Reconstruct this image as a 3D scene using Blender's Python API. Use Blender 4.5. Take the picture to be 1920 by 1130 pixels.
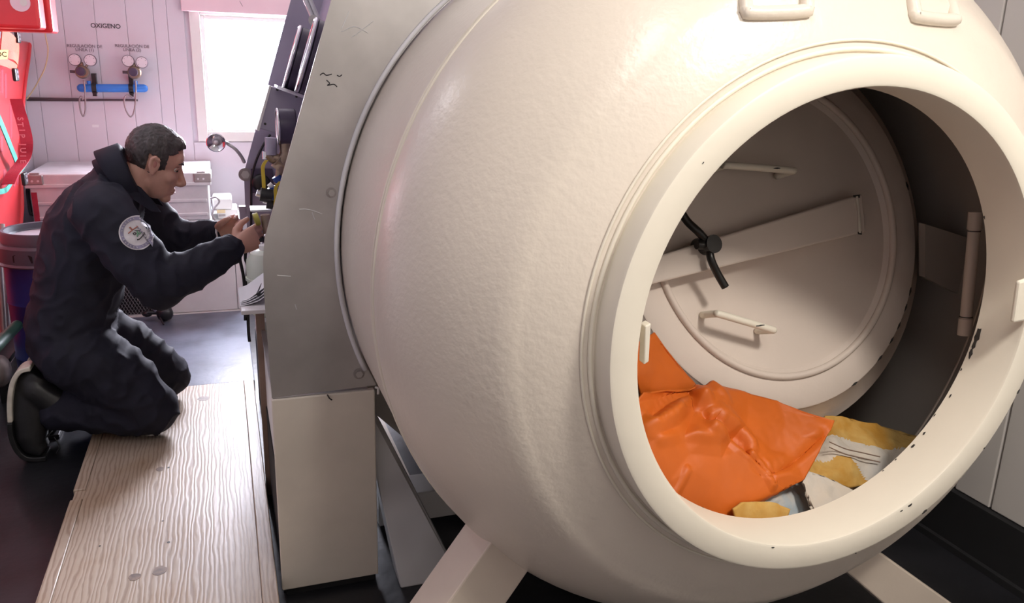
import bpy, bmesh, math, random
from mathutils import Vector, Matrix, noise
from mathutils.geometry import delaunay_2d_cdt
random.seed(7)
for o in list(bpy.data.objects): bpy.data.objects.remove(o)
S = bpy.context.scene; C = S.collection
PI = math.pi
# ------------------------------------------------------------------ camera
CAMH = 1.3; FPX = 1522.0
RX = Vector((0.94370959, -0.0647896, 0.32436789)); RY = Vector((-0.32970655, -0.26301105, 0.90670766)); RZ = Vector((0.02656711, -0.96261493, -0.2695676))
cd = bpy.data.cameras.new('camera'); cd.sensor_width = 36; cd.lens = FPX*36/1920; cd.clip_start = .02
cam = bpy.data.objects.new('camera', cd); C.objects.link(cam)
cam.matrix_world = Matrix(((RX[0], -RX[1], -RX[2], 0), (RY[0], -RY[1], -RY[2], 0), (RZ[0], -RZ[1], -RZ[2], CAMH), (0, 0, 0, 1)))
S.camera = cam
# ------------------------------------------------------------------ world, lights, exposure
w = bpy.data.worlds.new('world'); S.world = w; w.use_nodes = True
bg = w.node_tree.nodes['Background']; bg.inputs[0].default_value = (.86, .90, 1, 1); bg.inputs[1].default_value = 5.0
S.view_settings.view_transform = 'Standard'; S.view_settings.look = 'None'; S.view_settings.gamma = 1
S.view_settings.exposure = 0.25
def area(name, loc, target, sx, sy, power, col, parent=None):
    l = bpy.data.lights.new(name, 'AREA'); l.shape = 'RECTANGLE'; l.size = sx; l.size_y = sy; l.energy = power; l.color = col
    o = bpy.data.objects.new(name, l); C.objects.link(o); o.location = loc
    o.rotation_euler = (Vector(target)-Vector(loc)).to_track_quat('-Z', 'Y').to_euler()
    return o
area('window_daylight', (.28, 5.15, 1.35), (.1, 3.0, .55), .75, .8, 200, (.87, .87, 1.0))
area('ceiling_lamp_light', (1.18, .05, 2.24), (1.18, .06, 0), .30, .30, 26, (1.0, .93, .85))
area('strip_lamp_light', (.46, .35, 2.24), (.46, .36, 0), .14, 1.1, 7.5, (1.0, .95, .88))
area('ceiling_lamp_light_rear', (-.80, 2.8, 2.24), (-.80, 2.81, 0), .12, .5, 3, (.95, .94, 1.0))
# ------------------------------------------------------------------ measuring helpers (photo pixel -> place)
def ray(x, y):
    v = Vector((x-960, y-565, FPX)); return Vector((RX.dot(v), RY.dot(v), RZ.dot(v)))
O0 = Vector((0, 0, CAMH))
def atY(x, y, Y): r = ray(x, y); return O0 + r*(Y/r.y)
def atZ(x, y, z): r = ray(x, y); return O0 + r*((z-CAMH)/r.z)
def atX(x, y, X): r = ray(x, y); return O0 + r*(X/r.x)
# ------------------------------------------------------------------ materials
def mat(name, col, rough=.5, metal=0, bump=0, bscale=50, var=0, vscale=4, coat=0, spec=.5, emit=0, trans=0, sss=0, stretch=(1, 1, 1), detail=4, col2=None):
    m = bpy.data.materials.new(name); m.use_nodes = True; nt = m.node_tree; N = nt.nodes; L = nt.links
    b = N['Principled BSDF']
    b.inputs['Base Color'].default_value = (*col, 1); b.inputs['Roughness'].default_value = rough; b.inputs['Metallic'].default_value = metal
    b.inputs['Specular IOR Level'].default_value = spec; b.inputs['Coat Weight'].default_value = coat; b.inputs['Coat Roughness'].default_value = .12
    if trans: b.inputs['Transmission Weight'].default_value = trans
    if sss: b.inputs['Subsurface Weight'].default_value = sss; b.inputs['Subsurface Radius'].default_value = (.01, .004, .002)
    if emit: b.inputs['Emission Color'].default_value = (*col, 1); b.inputs['Emission Strength'].default_value = emit
    tc = N.new('ShaderNodeTexCoord'); mp = N.new('ShaderNodeMapping'); mp.inputs['Scale'].default_value = stretch
    L.new(tc.outputs['Object'], mp.inputs[0])
    if var or col2:
        n = N.new('ShaderNodeTexNoise'); n.inputs['Scale'].default_value = vscale; n.inputs['Detail'].default_value = detail; L.new(mp.outputs[0], n.inputs['Vector'])
        r = N.new('ShaderNodeValToRGB'); L.new(n.outputs['Fac'], r.inputs[0])
        c2 = col2 if col2 else tuple(min(1, c*(1+var)) for c in col)
        c1 = col if col2 else tuple(c*(1-var) for c in col)
        r.color_ramp.elements[0].position = .35; r.color_ramp.elements[1].position = .65
        r.color_ramp.elements[0].color = (*c1, 1); r.color_ramp.elements[1].color = (*c2, 1)
        L.new(r.outputs[0], b.inputs['Base Color'])
    if bump:
        n = N.new('ShaderNodeTexNoise'); n.inputs['Scale'].default_value = bscale; n.inputs['Detail'].default_value = 2.5; L.new(mp.outputs[0], n.inputs['Vector'])
        bp = N.new('ShaderNodeBump'); bp.inputs['Strength'].default_value = bump; bp.inputs['Distance'].default_value = .004
        L.new(n.outputs['Fac'], bp.inputs['Height']); L.new(bp.outputs[0], b.inputs['Normal'])
    return m
CREAM = (.74, .665, .575)
M = {
 'cream': mat('cream_chamber_paint', CREAM, .30, bump=.22, bscale=75, var=.03, vscale=3),
 'cream_smooth': mat('cream_ring_paint', (.80, .745, .63), .38, bump=.12, bscale=30, var=.02, vscale=5),
 'cream_in': mat('cream_inside_paint', (.68, .59, .52), .42, bump=.08, bscale=60, var=.04, vscale=3),
 'shell_in': mat('cream_shell_inside_shaded', (.33, .30, .275), .45, bump=.08, bscale=60, var=.05, vscale=3),  # inside paint darkened, the interior's shade is put into the colour
 'chip': mat('bare_steel_chip', (.035, .033, .03), .6, var=.3, vscale=60),
 'steel': mat('galvanised_steel', (.52, .50, .49), .36, .85, bump=.12, bscale=9, var=.10, vscale=7, detail=8),
 'lilac': mat('grey_instrument_sheet', (.36, .33, .42), .5, .25, var=.05, vscale=5),
 'chrome': mat('polished_metal', (.75, .75, .78), .15, 1, var=.05),
 'brass': mat('tarnished_brass', (.33, .25, .19), .38, .8, var=.2, vscale=30),
 'black': mat('black_plastic', (.012, .012, .014), .4, var=.2, vscale=20),
 'blackmetal': mat('black_painted_handle', (.018, .017, .016), .3, .3, var=.2, vscale=20),
 'purple': mat('dark_gauge_case', (.06, .045, .085), .35, var=.15, vscale=20),
 'white': mat('white_enamel', (.74, .72, .70), .4, var=.04, vscale=6),
 'wallw': mat('white_wall_panel', (.64, .60, .66), .5, var=.03, vscale=2.5),
 'wallr': mat('white_wall_panel_right', (.70, .67, .64), .5, var=.03, vscale=2.5),
 'ceil': mat('ceiling_white', (.74, .72, .69), .7, var=.02),
 'floor': mat('black_rubber_floor', (.014, .014, .017), .38, bump=.3, bscale=25, var=.35, vscale=5),
 'mat': mat('grey_vinyl_mat', (.11, .125, .165), .36, bump=.15, bscale=40, var=.3, vscale=6),
 'basew': mat('white_base_panel', (.70, .645, .56), .45, bump=.05, bscale=60, var=.05, vscale=7),
 'spray': mat('sprayed_grey_white_paint', (.40, .40, .41), .45, col2=(.74, .75, .76), vscale=3.2, detail=2, bump=.1),
 'beam': mat('cream_leg_paint', (.66, .57, .48), .42, bump=.12, bscale=40, var=.04, vscale=6),
 'orange': mat('orange_coated_vinyl', (.60, .125, .010), .52, bump=.2, bscale=12, var=.10, vscale=6),
 'red': mat('red_plastic', (.66, .035, .045), .35, var=.06, vscale=5, coat=.2),
 'redstrap': mat('red_webbing', (.42, .02, .05), .7, bump=.3, bscale=200, var=.1, vscale=20),
 'pinkprint': mat('pale_print_on_strap', (.75, .25, .30), .7, var=.05),
 'orangestrap': mat('orange_webbing', (.78, .15, .07), .7, bump=.3, bscale=200, var=.08, vscale=15),
 'yellowstrap': mat('yellow_webbing', (.80, .40, .05), .7, bump=.3, bscale=200, var=.08, vscale=15),
 'green': mat('green_webbing', (.05, .42, .33), .7, bump=.3, bscale=200, var=.2, vscale=15),
 'greentube': mat('dark_green_tube', (.012, .06, .04), .5, var=.15),
 'blue': mat('blue_drum_plastic', (.012, .035, .20), .38, var=.12, vscale=6),
 'bluecyl': mat('bright_blue_paint', (.035, .20, .66), .3, var=.06, vscale=6),
 'ringgrey': mat('grey_drum_lid', (.085, .09, .115), .45, var=.1),
 'lidwhite': mat('pale_lid_face', (.42, .42, .46), .5, var=.08),
 'alu': mat('dull_aluminium_box', (.66, .67, .69), .42, .35, bump=.12, bscale=30, var=.10, vscale=9),
 'alucorner': mat('grey_metal_corner', (.36, .33, .32), .45, .6, var=.1, vscale=20),
 'cabinet': mat('white_cabinet_paint', (.62, .61, .60), .45, var=.08, vscale=5),
 'mesh': mat('expanded_metal', (.16, .15, .16), .45, .5, var=.1),
 'navy': mat('navy_coverall_cloth', (.012, .012, .023), .78, bump=.5, bscale=14, var=.2, vscale=10, spec=.35),
 'skin': mat('skin', (.60, .33, .25), .5, var=.06, vscale=25, sss=.12),
 'lip': mat('lip_skin', (.48, .19, .16), .5, var=.05),
 'hair': mat('dark_brown_hair', (.050, .040, .038), .55, bump=.9, bscale=120, var=.4, vscale=60, stretch=(1, 1, .4)),
 'eye': mat('eye_white', (.7, .68, .66), .2, var=.02), 'iris': mat('brown_iris', (.03, .018, .012), .2, var=.05),
 'shoe': mat('black_shoe_leather', (.012, .012, .013), .45, bump=.2, bscale=40, var=.2, vscale=20),
 'sole': mat('off_white_rubber_sole', (.62, .58, .50), .55, var=.1, vscale=30),
 'cuff': mat('white_cuff', (.72, .72, .76), .7, var=.04), 'patchw': mat('pale_patch_cloth', (.58, .55, .56), .7, var=.05, vscale=60),
 'patchr': mat('grey_violet_patch_ring', (.24, .22, .31), .7, var=.1, vscale=60), 'thread': mat('dark_thread', (.04, .035, .035), .7, var=.1),
 'threadr': mat('red_brown_thread', (.36, .12, .08), .7, var=.1), 'threadg': mat('green_thread', (.12, .26, .16), .7, var=.1),
 'paper': mat('white_paper', (.78, .78, .80), .7, var=.02), 'ink': mat('black_ink', (.02, .02, .025), .6, var=.05), 'inkg': mat('faded_grey_ink', (.16, .14, .17), .6, var=.05),
 'dial': mat('white_dial_face', (.70, .66, .71), .3, var=.03), 'dialrim': mat('thin_dial_rim', (.25, .22, .26), .35, .4, var=.05),
 'hose': mat('grey_steel_pigtail', (.30, .26, .27), .35, .6, var=.1), 'pipe': mat('brown_copper_pipe', (.10, .07, .08), .4, .4, var=.1),
 'yellow': mat('yellow_paint', (.62, .46, .04), .4, var=.05), 'ycable': mat('pale_yellow_cable', (.66, .52, .30), .5, var=.05),
 'bluevalve': mat('blue_valve_paint', (.03, .07, .30), .35, var=.1), 'jerry': mat('milky_plastic', (.60, .64, .55), .35, var=.04, sss=.2),
 'beige': mat('beige_fitting', (.46, .37, .29), .4, .3, var=.06), 'lime': mat('olive_yellow_ring', (.45, .42, .07), .35, var=.05),
 'cloth_y': mat('mustard_towel', (.50, .25, .035), .85, bump=1, bscale=40, col2=(.60, .40, .13), vscale=14),
 'cloth_w': mat('washed_out_towel', (.64, .55, .44), .85, bump=.8, bscale=45, col2=(.52, .50, .47), vscale=8),
 'cloth_b': mat('pale_blue_towel', (.36, .46, .53), .85, bump=1, bscale=45, col2=(.60, .54, .47), vscale=16),
 'brownwood': mat('brown_wood_leg', (.24, .16, .12), .6, var=.15, vscale=10), 'blind': mat('pink_white_blind', (.80, .60, .66), .6, var=.02),
 'diffuser': mat('lamp_diffuser', (1, .95, .88), .5, emit=2, var=0), 'darkgap': mat('black_and_gap_shade', (.01, .01, .012), .8, var=.2),  # darkgap: shade of gaps and recesses put into colour; baseboard is truly black
}
def wood():
    m = bpy.data.materials.new('worn_plywood'); m.use_nodes = True; nt = m.node_tree; N = nt.nodes; L = nt.links; b = N['Principled BSDF']
    tc = N.new('ShaderNodeTexCoord'); mp = N.new('ShaderNodeMapping'); mp.inputs['Scale'].default_value = (1, .16, 1); L.new(tc.outputs['Object'], mp.inputs[0])
    wv = N.new('ShaderNodeTexWave'); wv.inputs['Scale'].default_value = 26; wv.inputs['Distortion'].default_value = 9; wv.inputs['Detail'].default_value = 3; wv.inputs['Detail Scale'].default_value = 1.2
    L.new(mp.outputs[0], wv.inputs['Vector'])
    r = N.new('ShaderNodeValToRGB'); r.color_ramp.elements[0].color = (.32, .235, .17, 1); r.color_ramp.elements[1].color = (.46, .37, .285, 1); r.color_ramp.elements[0].position = .0; r.color_ramp.elements[1].position = .45
    L.new(wv.outputs['Fac'], r.inputs[0])
    n = N.new('ShaderNodeTexNoise'); n.inputs['Scale'].default_value = 4; n.inputs['Detail'].default_value = 5; L.new(tc.outputs['Object'], n.inputs['Vector'])
    r2 = N.new('ShaderNodeValToRGB'); r2.color_ramp.elements[0].position = .45; r2.color_ramp.elements[1].position = .7; r2.color_ramp.elements[0].color = (1, 1, 1, 1); r2.color_ramp.elements[1].color = (.80, .66, .50, 1); L.new(n.outputs['Fac'], r2.inputs[0])
    mx = N.new('ShaderNodeMix'); mx.data_type = 'RGBA'; mx.blend_type = 'MULTIPLY'; mx.inputs['Factor'].default_value = .8; L.new(r.outputs[0], mx.inputs['A']); L.new(r2.outputs[0], mx.inputs['B'])
    L.new(mx.outputs['Result'], b.inputs['Base Color']); b.inputs['Roughness'].default_value = .42
    bp = N.new('ShaderNodeBump'); bp.inputs['Strength'].default_value = .16; bp.inputs['Distance'].default_value = .002; L.new(wv.outputs['Fac'], bp.inputs['Height']); L.new(bp.outputs[0], b.inputs['Normal'])
    return m
M['wood'] = wood(); M['knot'] = mat('wood_knot', (.17, .11, .075), .5, var=.35, vscale=50)
def glassmat():
    m = bpy.data.materials.new('window_glass'); m.use_nodes = True; nt = m.node_tree; N = nt.nodes; L = nt.links; N.remove(N['Principled BSDF'])
    t = N.new('ShaderNodeBsdfTransparent'); g = N.new('ShaderNodeBsdfGlossy'); g.inputs['Roughness'].default_value = .02; mx = N.new('ShaderNodeMixShader'); mx.inputs[0].default_value = .06
    L.new(t.outputs[0], mx.inputs[1]); L.new(g.outputs[0], mx.inputs[2]); L.new(mx.outputs[0], N['Material Output'].inputs[0]); return m
M['glass'] = glassmat()
# ------------------------------------------------------------------ mesh helpers
OFF = {}
def thing(name, label, cat, loc, group=None):
    o = bpy.data.objects.new(name, None); C.objects.link(o); o.location = loc; o.empty_display_size = .05
    o['label'] = label; o['category'] = cat; OFF[o.name] = Vector(loc)
    if group: o['group'] = group
    return o
def tag(o, label, cat, group=None):
    o['label'] = label; o['category'] = cat
    if group: o['group'] = group
    return o
def obj(name, bm, m, parent=None, smooth=False, label=None, struct=False, bevel=0, bseg=2):
    bmesh.ops.recalc_face_normals(bm, faces=bm.faces[:])
    off = OFF[parent.name] if parent else Vector((0, 0, 0))
    if not parent and not struct:
        xs = [v.co for v in bm.verts]; off = Vector((sum(v.x for v in xs)/len(xs), sum(v.y for v in xs)/len(xs), min(v.z for v in xs)))
    for v in bm.verts: v.co -= off
    me = bpy.data.meshes.new(name); bm.to_mesh(me); bm.free(); me.materials.append(M[m] if isinstance(m, str) else m)
    o = bpy.data.objects.new(name, me); C.objects.link(o)
    if smooth:
        for p in me.polygons: p.use_smooth = True
        if smooth == 'angle': me.set_sharp_from_angle(angle=math.radians(35))
    if parent: o.parent = parent
    else: o.location = off
    OFF[o.name] = off
    if label: o['label'] = label
    if struct: o['kind'] = 'structure'
    if bevel:
        b = o.modifiers.new('bevel', 'BEVEL'); b.width = bevel; b.segments = bseg; b.limit_method = 'ANGLE'
    return o
def B(): return bmesh.new()
def box(bm, x0, x1, y0, y1, z0, z1):
    v = [bm.verts.new((x, y, z)) for x in (x0, x1) for y in (y0, y1) for z in (z0, z1)]
    for f in ((0, 1, 3, 2), (4, 6, 7, 5), (0, 4, 5, 1), (2, 3, 7, 6), (0, 2, 6, 4), (1, 5, 7, 3)): bm.faces.new([v[i] for i in f])
    return bm
def prism(bm, pts, d):
    d = Vector(d); a = [bm.verts.new(p) for p in pts]; b = [bm.verts.new(Vector(p)+d) for p in pts]; n = len(pts)
    bm.faces.new(a); bm.faces.new(b[::-1])
    for i in range(n): bm.faces.new((a[i], b[i], b[(i+1) % n], a[(i+1) % n]))
    return bm
def frame_of(d):
    d = Vector(d).normalized(); u = d.cross(Vector((0, 0, 1)))
    if u.length < 1e-3: u = Vector((1, 0, 0))
    u.normalize(); return u, d.cross(u)
def cyl(bm, a, b, r, r2=None, n=24):
    a, b = Vector(a), Vector(b); r2 = r if r2 is None else r2; u, v = frame_of(b-a)
    A = [bm.verts.new(a+(u*math.cos(t)+v*math.sin(t))*r) for t in [2*PI*i/n for i in range(n)]]
    D = [bm.verts.new(b+(u*math.cos(t)+v*math.sin(t))*r2) for t in [2*PI*i/n for i in range(n)]]
    bm.faces.new(A); bm.faces.new(D[::-1])
    for i in range(n): bm.faces.new((A[i], D[i], D[(i+1) % n], A[(i+1) % n]))
    return bm
def lathe(bm, c, axis, prof, n=48, closed=False):
    # prof: (radius, distance along axis)
    c = Vector(c); axis = Vector(axis).normalized(); u, v = frame_of(axis); rings = []
    for r, h in prof:
        if r < 1e-6: rings.append([bm.verts.new(c+axis*h)])
        else: rings.append([bm.verts.new(c+axis*h+(u*math.cos(2*PI*i/n)+v*math.sin(2*PI*i/n))*r) for i in range(n)])
    pairs = list(zip(rings, rings[1:])) + ([(rings[-1], rings[0])] if closed else [])
    for a, b in pairs:
        for i in range(n):
            j = (i+1) % n
            if len(a) == 1 and len(b) == 1: continue
            if len(a) == 1: bm.faces.new((a[0], b[i], b[j]))
            elif len(b) == 1: bm.faces.new((a[i], b[0], a[j]))
            else: bm.faces.new((a[i], b[i], b[j], a[j]))
    return bm
def spline(pts, k=6):
    P = [Vector(p) for p in pts]
    if len(P) < 3: return P
    out = []
    for i in range(len(P)-1):
        p0 = P[max(i-1, 0)]; p1 = P[i]; p2 = P[i+1]; p3 = P[min(i+2, len(P)-1)]
        for j in range(k):
            t = j/k; out.append(.5*((2*p1)+(p2-p0)*t+(2*p0-5*p1+4*p2-p3)*t*t+(3*p1-p0-3*p2+p3)*t**3))
    return out+[P[-1]]
def tube(bm, pts, r, n=10, k=6, smooth=True, closed=False):
    P = spline(pts, k) if smooth else [Vector(p) for p in pts]
    R = r if isinstance(r, (list, tuple)) else None; rings = []; u0 = None
    for i, p in enumerate(P):
        d = (P[min(i+1, len(P)-1)]-P[max(i-1, 0)])
        if closed: d = P[(i+1) % len(P)]-P[i-1]
        d.normalize()
        if u0 is None: u, v = frame_of(d)
        else: u = (u0-d*u0.dot(d)).normalized(); v = d.cross(u)
        u0 = u
        rr = r if R is None else (lambda f: R[min(int(f), len(R)-1)]*(1-(f % 1))+R[min(int(f)+1, len(R)-1)]*(f % 1))(i/(len(P)-1)*(len(R)-1))
        rings.append([bm.verts.new(p+(u*math.cos(2*PI*j/n)+v*math.sin(2*PI*j/n))*rr) for j in range(n)])
    pr = list(zip(rings, rings[1:]))+([(rings[-1], rings[0])] if closed else [])
    for a, b in pr:
        for j in range(n): bm.faces.new((a[j], b[j], b[(j+1) % n], a[(j+1) % n]))
    if not closed: bm.faces.new(rings[0][::-1]); bm.faces.new(rings[-1])
    return bm
def sphere(bm, c, r, sub=2, sc=(1, 1, 1), rot=None):
    m = Matrix.Translation(Vector(c)) @ (rot.to_4x4() if rot else Matrix()) @ Matrix.Diagonal((sc[0]*r, sc[1]*r, sc[2]*r, 1))
    bmesh.ops.create_icosphere(bm, subdivisions=sub, radius=1, matrix=m); return bm
def ribbon(bm, pts, wid, side, th=.002, k=6):
    # flat strap along pts, width along 'side' vector (or list of them)
    P = spline(pts, k); n = len(P); L = []
    for i, p in enumerate(P):
        s = side[min(int(i/(n-1)*(len(side)-1)+.5), len(side)-1)] if isinstance(side, list) else side
        s = Vector(s).normalized(); d = (P[min(i+1, n-1)]-P[max(i-1, 0)]).normalized(); nn = d.cross(s).normalized()*th/2; s = s*wid/2
        L.append([bm.verts.new(p+s+nn), bm.verts.new(p-s+nn), bm.verts.new(p-s-nn), bm.verts.new(p+s-nn)])
    for a, b in zip(L, L[1:]):
        for j in range(4): bm.faces.new((a[j], b[j], b[(j+1) % 4], a[(j+1) % 4]))
    bm.faces.new(L[0]); bm.faces.new(L[-1][::-1]); return bm
def text(body, size, loc, m, parent=None, name='lettering', rot=(PI/2, 0, 0), align='CENTER', ext=.0006, bold=True):
    cu = bpy.data.curves.new(name, 'FONT'); cu.body = body; cu.size = size; cu.align_x = align; cu.extrude = ext; cu.offset = size*.012 if bold else 0
    t = bpy.data.objects.new('tmp', cu); C.objects.link(t); dg = bpy.context.evaluated_depsgraph_get()
    me = bpy.data.meshes.new_from_object(t.evaluated_get(dg)); bpy.data.objects.remove(t)
    bm = B(); bm.from_mesh(me); bpy.data.meshes.remove(me)
    from mathutils import Euler
    bm.transform(Matrix.Translation(Vector(loc)) @ Euler(rot).to_matrix().to_4x4())
    return obj(name, bm, m, parent)
def apply_mods(o):
    dg = bpy.context.evaluated_depsgraph_get(); me = bpy.data.meshes.new_from_object(o.evaluated_get(dg)); old = o.data; o.modifiers.clear(); o.data = me; bpy.data.meshes.remove(old)
    for p in me.polygons: p.use_smooth = True
def fuse(o, voxel, smooth_it=6, disp=None):
    r = o.modifiers.new('r', 'REMESH'); r.mode = 'VOXEL'; r.voxel_size = voxel
    s = o.modifiers.new('s', 'SMOOTH'); s.factor = .5; s.iterations = smooth_it
    apply_mods(o)
    if disp: disp(o.data)
# ------------------------------------------------------------------ the room shell
XL, XR, YB, YF, ZC = -.954, 1.95, 4.95, -1.3, 2.3
obj('floor', box(B(), XL-.1, XR+.1, YF-.1, YB+.1, -.1, 0), 'floor', struct=True)
obj('ceiling', box(B(), XL-.1, XR+.1, YF-.1, YB+.1, ZC, ZC+.1), 'ceil', struct=True)
obj('wall_left', box(B(), XL-.1, XL, YF-.1, YB+.1, 0, ZC), 'wallw', struct=True)
obj('wall_front', box(B(), XL, XR, YF-.1, YF, 0, ZC), 'wallr', struct=True)
WX0, WX1, WZ0, WZ1 = -.07, .62, .945, 1.565
def back_panels():
    wb = B(); d0, d1 = YB+.012, YB+.1
    box(wb, XL, WX0, d0, d1, 0, ZC); box(wb, WX1, XR, d0, d1, 0, ZC); box(wb, WX0, WX1, d0, d1, 0, WZ0); box(wb, WX0, WX1, d0, d1, WZ1, ZC)
    w_ = obj('wall_back', wb, 'wallw', struct=True)
    xs = [XL, -.885, -.735, -.585, -.435, -.302, -.235, -.15]
    def pan(x0, x1, z0, z1, g=.0006): obj('wall_panel', box(B(), x0+g, x1-g, YB, YB+.013, z0, z1), 'wallw', w_, bevel=.002)
    for a, b in zip(xs, xs[1:]): pan(a, b, .003, ZC-.003)
    pan(-.15, WX1+.06, .003, WZ0-.06); pan(-.15, WX1+.06, WZ1+.06, ZC-.003)
    x = WX1+.06
    while x < XR-.02: pan(x, min(x+.3, XR), .003, ZC-.003); x += .3
back_panels()
def right_wall():
    w_ = obj('wall_right', box(B(), XR+.012, XR+.1, YF, YB, 0, ZC), 'wallr', struct=True)
    y = YF
    while y < YB-.02:
        obj('wall_panel', box(B(), XR, XR+.013, y+.0025, min(y+.118, YB)-.0025, .172, ZC-.003), 'wallr', w_, bevel=.003); y += .12
    b = box(B(), XR-.02, XR+.012, YF, YB, .0, .17); box(b, XR-.035, XR-.02, YF, YB, 0, .02)
    obj('baseboard_right', b, 'darkgap', struct=True)
right_wall()
def window():
    fr = B(); t = .055; yo, yi = YB-.018, YB+.05
    box(fr, WX0-t, WX0, yo, yi, WZ0-t, WZ1+t); box(fr, WX1, WX1+t, yo, yi, WZ0-t, WZ1+t); box(fr, WX0, WX1, yo, yi, WZ0-t, WZ0); box(fr, WX0, WX1, yo, yi, WZ1, WZ1+t)
    f = obj('window_1', fr, 'white', struct=True, bevel=.004)
    s = B(); q = .022
    box(s, WX0, WX0+q, YB, YB+.04, WZ0, WZ1); box(s, WX1-q, WX1, YB, YB+.04, WZ0, WZ1); box(s, WX0+q, WX1-q, YB, YB+.04, WZ0, WZ0+q); box(s, WX0+q, WX1-q, YB, YB+.04, WZ1-q, WZ1)
    obj('sash', s, 'white', f, bevel=.003)
    obj('pane', box(B(), WX0+q, WX1-q, YB+.018, YB+.022, WZ0+q, WZ1-q), 'glass', f)
    obj('blind_box', box(B(), WX0-.09, WX1+.09, YB-.05, YB-.019, WZ1+.012, WZ1+.16), 'blind', f, bevel=.005)
window()
for i, (x, y, sx, sy) in enumerate(((1.18, .05, .30, .30), (-.80, 2.8, .12, .5), (.46, .35, .14, 1.1))):
    t = thing('ceiling_lamp', ['square ceiling lamp in front of the open hatch', 'short ceiling lamp near the red case', 'long ceiling strip lamp in front of the console'][i], 'lamp', (x, y, ZC-.05))
    b = B(); h = .012
    for a in ((x-sx/2-h, x-sx/2, y-sy/2-h, y+sy/2+h), (x+sx/2, x+sx/2+h, y-sy/2-h, y+sy/2+h), (x-sx/2, x+sx/2, y-sy/2-h, y-sy/2), (x-sx/2, x+sx/2, y+sy/2, y+sy/2+h)): box(b, *a, ZC-.05, ZC)
    obj('housing', b, 'white', t); obj('diffuser', box(B(), x-sx/2, x+sx/2, y-sy/2, y+sy/2, ZC-.04, ZC-.03), 'diffuser', t)
# ------------------------------------------------------------------ pressure chamber
AX, AZ, RR = .985, .888, .74
def rdish(r): return 1.45-.5*math.sqrt(max(0, 1-(r/RR)**2)) if r > .58 else 1.098+(r-.45)**1.5*.94
def dishpt(x, y, lift=0):
    r = ray(x, y); o = O0.copy(); t = .3/FPX
    for i in range(4000):
        p = o+r*t; rr = math.hypot(p.x-AX, p.z-AZ)
        if (p.y > 1.45 and rr < RR) or (p.y <= 1.45 and rr < RR and p.y > rdish(rr)): break
        t += .001/FPX
    return p
cham = thing('decompression_chamber', 'large cream painted steel pressure chamber with an open round hatch', 'chamber', (AX, 2.2, 0))
prof = [(.43, 1.098)]+[(r, rdish(r)) for r in [.45+.013*i for i in range(11)]]+[(RR*math.sin(a), 1.45-.5*math.cos(a)) for a in [math.asin(.6/RR)+(PI/2-math.asin(.6/RR))*i/22 for i in range(23)]]
prof += [(RR, 2.2), (RR, 3.3)]+[(RR*math.cos(a), 3.3+.4*math.sin(a)) for a in [PI/2*i/8 for i in range(1, 9)]]
tk = .018
inn = [(0.0, 3.3+.4-tk)]+[((RR-tk)*math.cos(a), 3.3+(.4-tk)*math.sin(a)) for a in [PI/2*i/8 for i in range(7, -1, -1)]]+[(RR-tk, 2.2)]
inn += [((RR-tk)*math.sin(a), 1.45-(.5-tk)*math.cos(a)) for a in [PI/2-(PI/2-math.asin(.6/RR))*i/16 for i in range(17)]]+[(.5, 1.135), (.43, 1.128)]
prof = [(max(r, 0) if r > 1e-5 else 0, y) for r, y in prof]
shell = obj('shell', lathe(B(), (AX, 0, AZ), (0, 1, 0), prof, 128), 'cream', cham, smooth='angle')
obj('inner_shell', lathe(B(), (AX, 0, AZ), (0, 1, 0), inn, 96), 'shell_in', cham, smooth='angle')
RC = (AX, 0, AZ+.006)
def ringprof(ri, ro, y0, y1, bv=.006): return [(ri+bv, y0), (ro-bv, y0), (ro-bv*.3, y0+bv*.3), (ro, y0+bv), (ro, y1), (ri, y1), (ri, y0+bv), (ri+bv*.3, y0+bv*.3)]
ring = obj('hatch_ring', lathe(B(), RC, (0, 1, 0), ringprof(.402, .452, 1.043, 1.14), 128, True), 'cream_smooth', cham, smooth='angle')
for r_, y_ in ((.460, 1.098), (.474, 1.100)):
    obj('weld_bead', tube(B(), [(AX+r_*math.cos(t), y_, AZ+.006+r_*math.sin(t)) for t in [2*PI*i/120 for i in range(120)]], .0042 if r_ < .47 else .0026, 8, smooth=False, closed=True), 'cream_smooth', cham, smooth=True)
for y_ in (1.445, 1.462):
    obj('weld_seam', tube(B(), [(AX+(RR-.001)*math.cos(t), y_, AZ+(RR-.001)*math.sin(t)) for t in [2*PI*i/128 for i in range(128)]], .004, 8, smooth=False, closed=True), 'cream_smooth', cham, smooth=True)
obj('inner_weld', tube(B(), [(AX+(RR-tk)*math.cos(t), 1.40, AZ+(RR-tk-.003)*math.sin(t)) for t in [2*PI*i/96 for i in range(96)]], .005, 8, smooth=False, closed=True), 'cream_in', cham, smooth=True)
# paint chips along the ring edges: little irregular bare spots
def chip(ang, r, y, size, inner=False):
    bm = B(); n = 9; vs = []; a0 = math.radians(ang)
    for i in range(n):
        t = 2*PI*i/n; q = size*random.uniform(.5, 1.1)
        da = math.cos(t)*q*2.0/r; dy = math.sin(t)*q*.8
        rad = r+.0008*(-1 if inner else 1)
        if inner == 'face': p = (AX+(r+dy)*math.cos(a0+da), y-.0007, AZ+.006+(r+dy)*math.sin(a0+da))
        else: p = (AX+rad*math.cos(a0+da), y+dy, AZ+.006+rad*math.sin(a0+da))
        vs.append(p)
    prism(bm, vs, (0, .0006, 0) if inner == 'face' else (-.0005*math.cos(a0), 0, -.0005*math.sin(a0)))
    obj('paint_chip', bm, 'chip', ring)
for a_, s_ in ((-52, .002), (-57, .0015), (-119, .0012), (-35, .002), (-20, .002), (25, .002)): chip(a_, .402, 1.137, s_, True)
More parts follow.
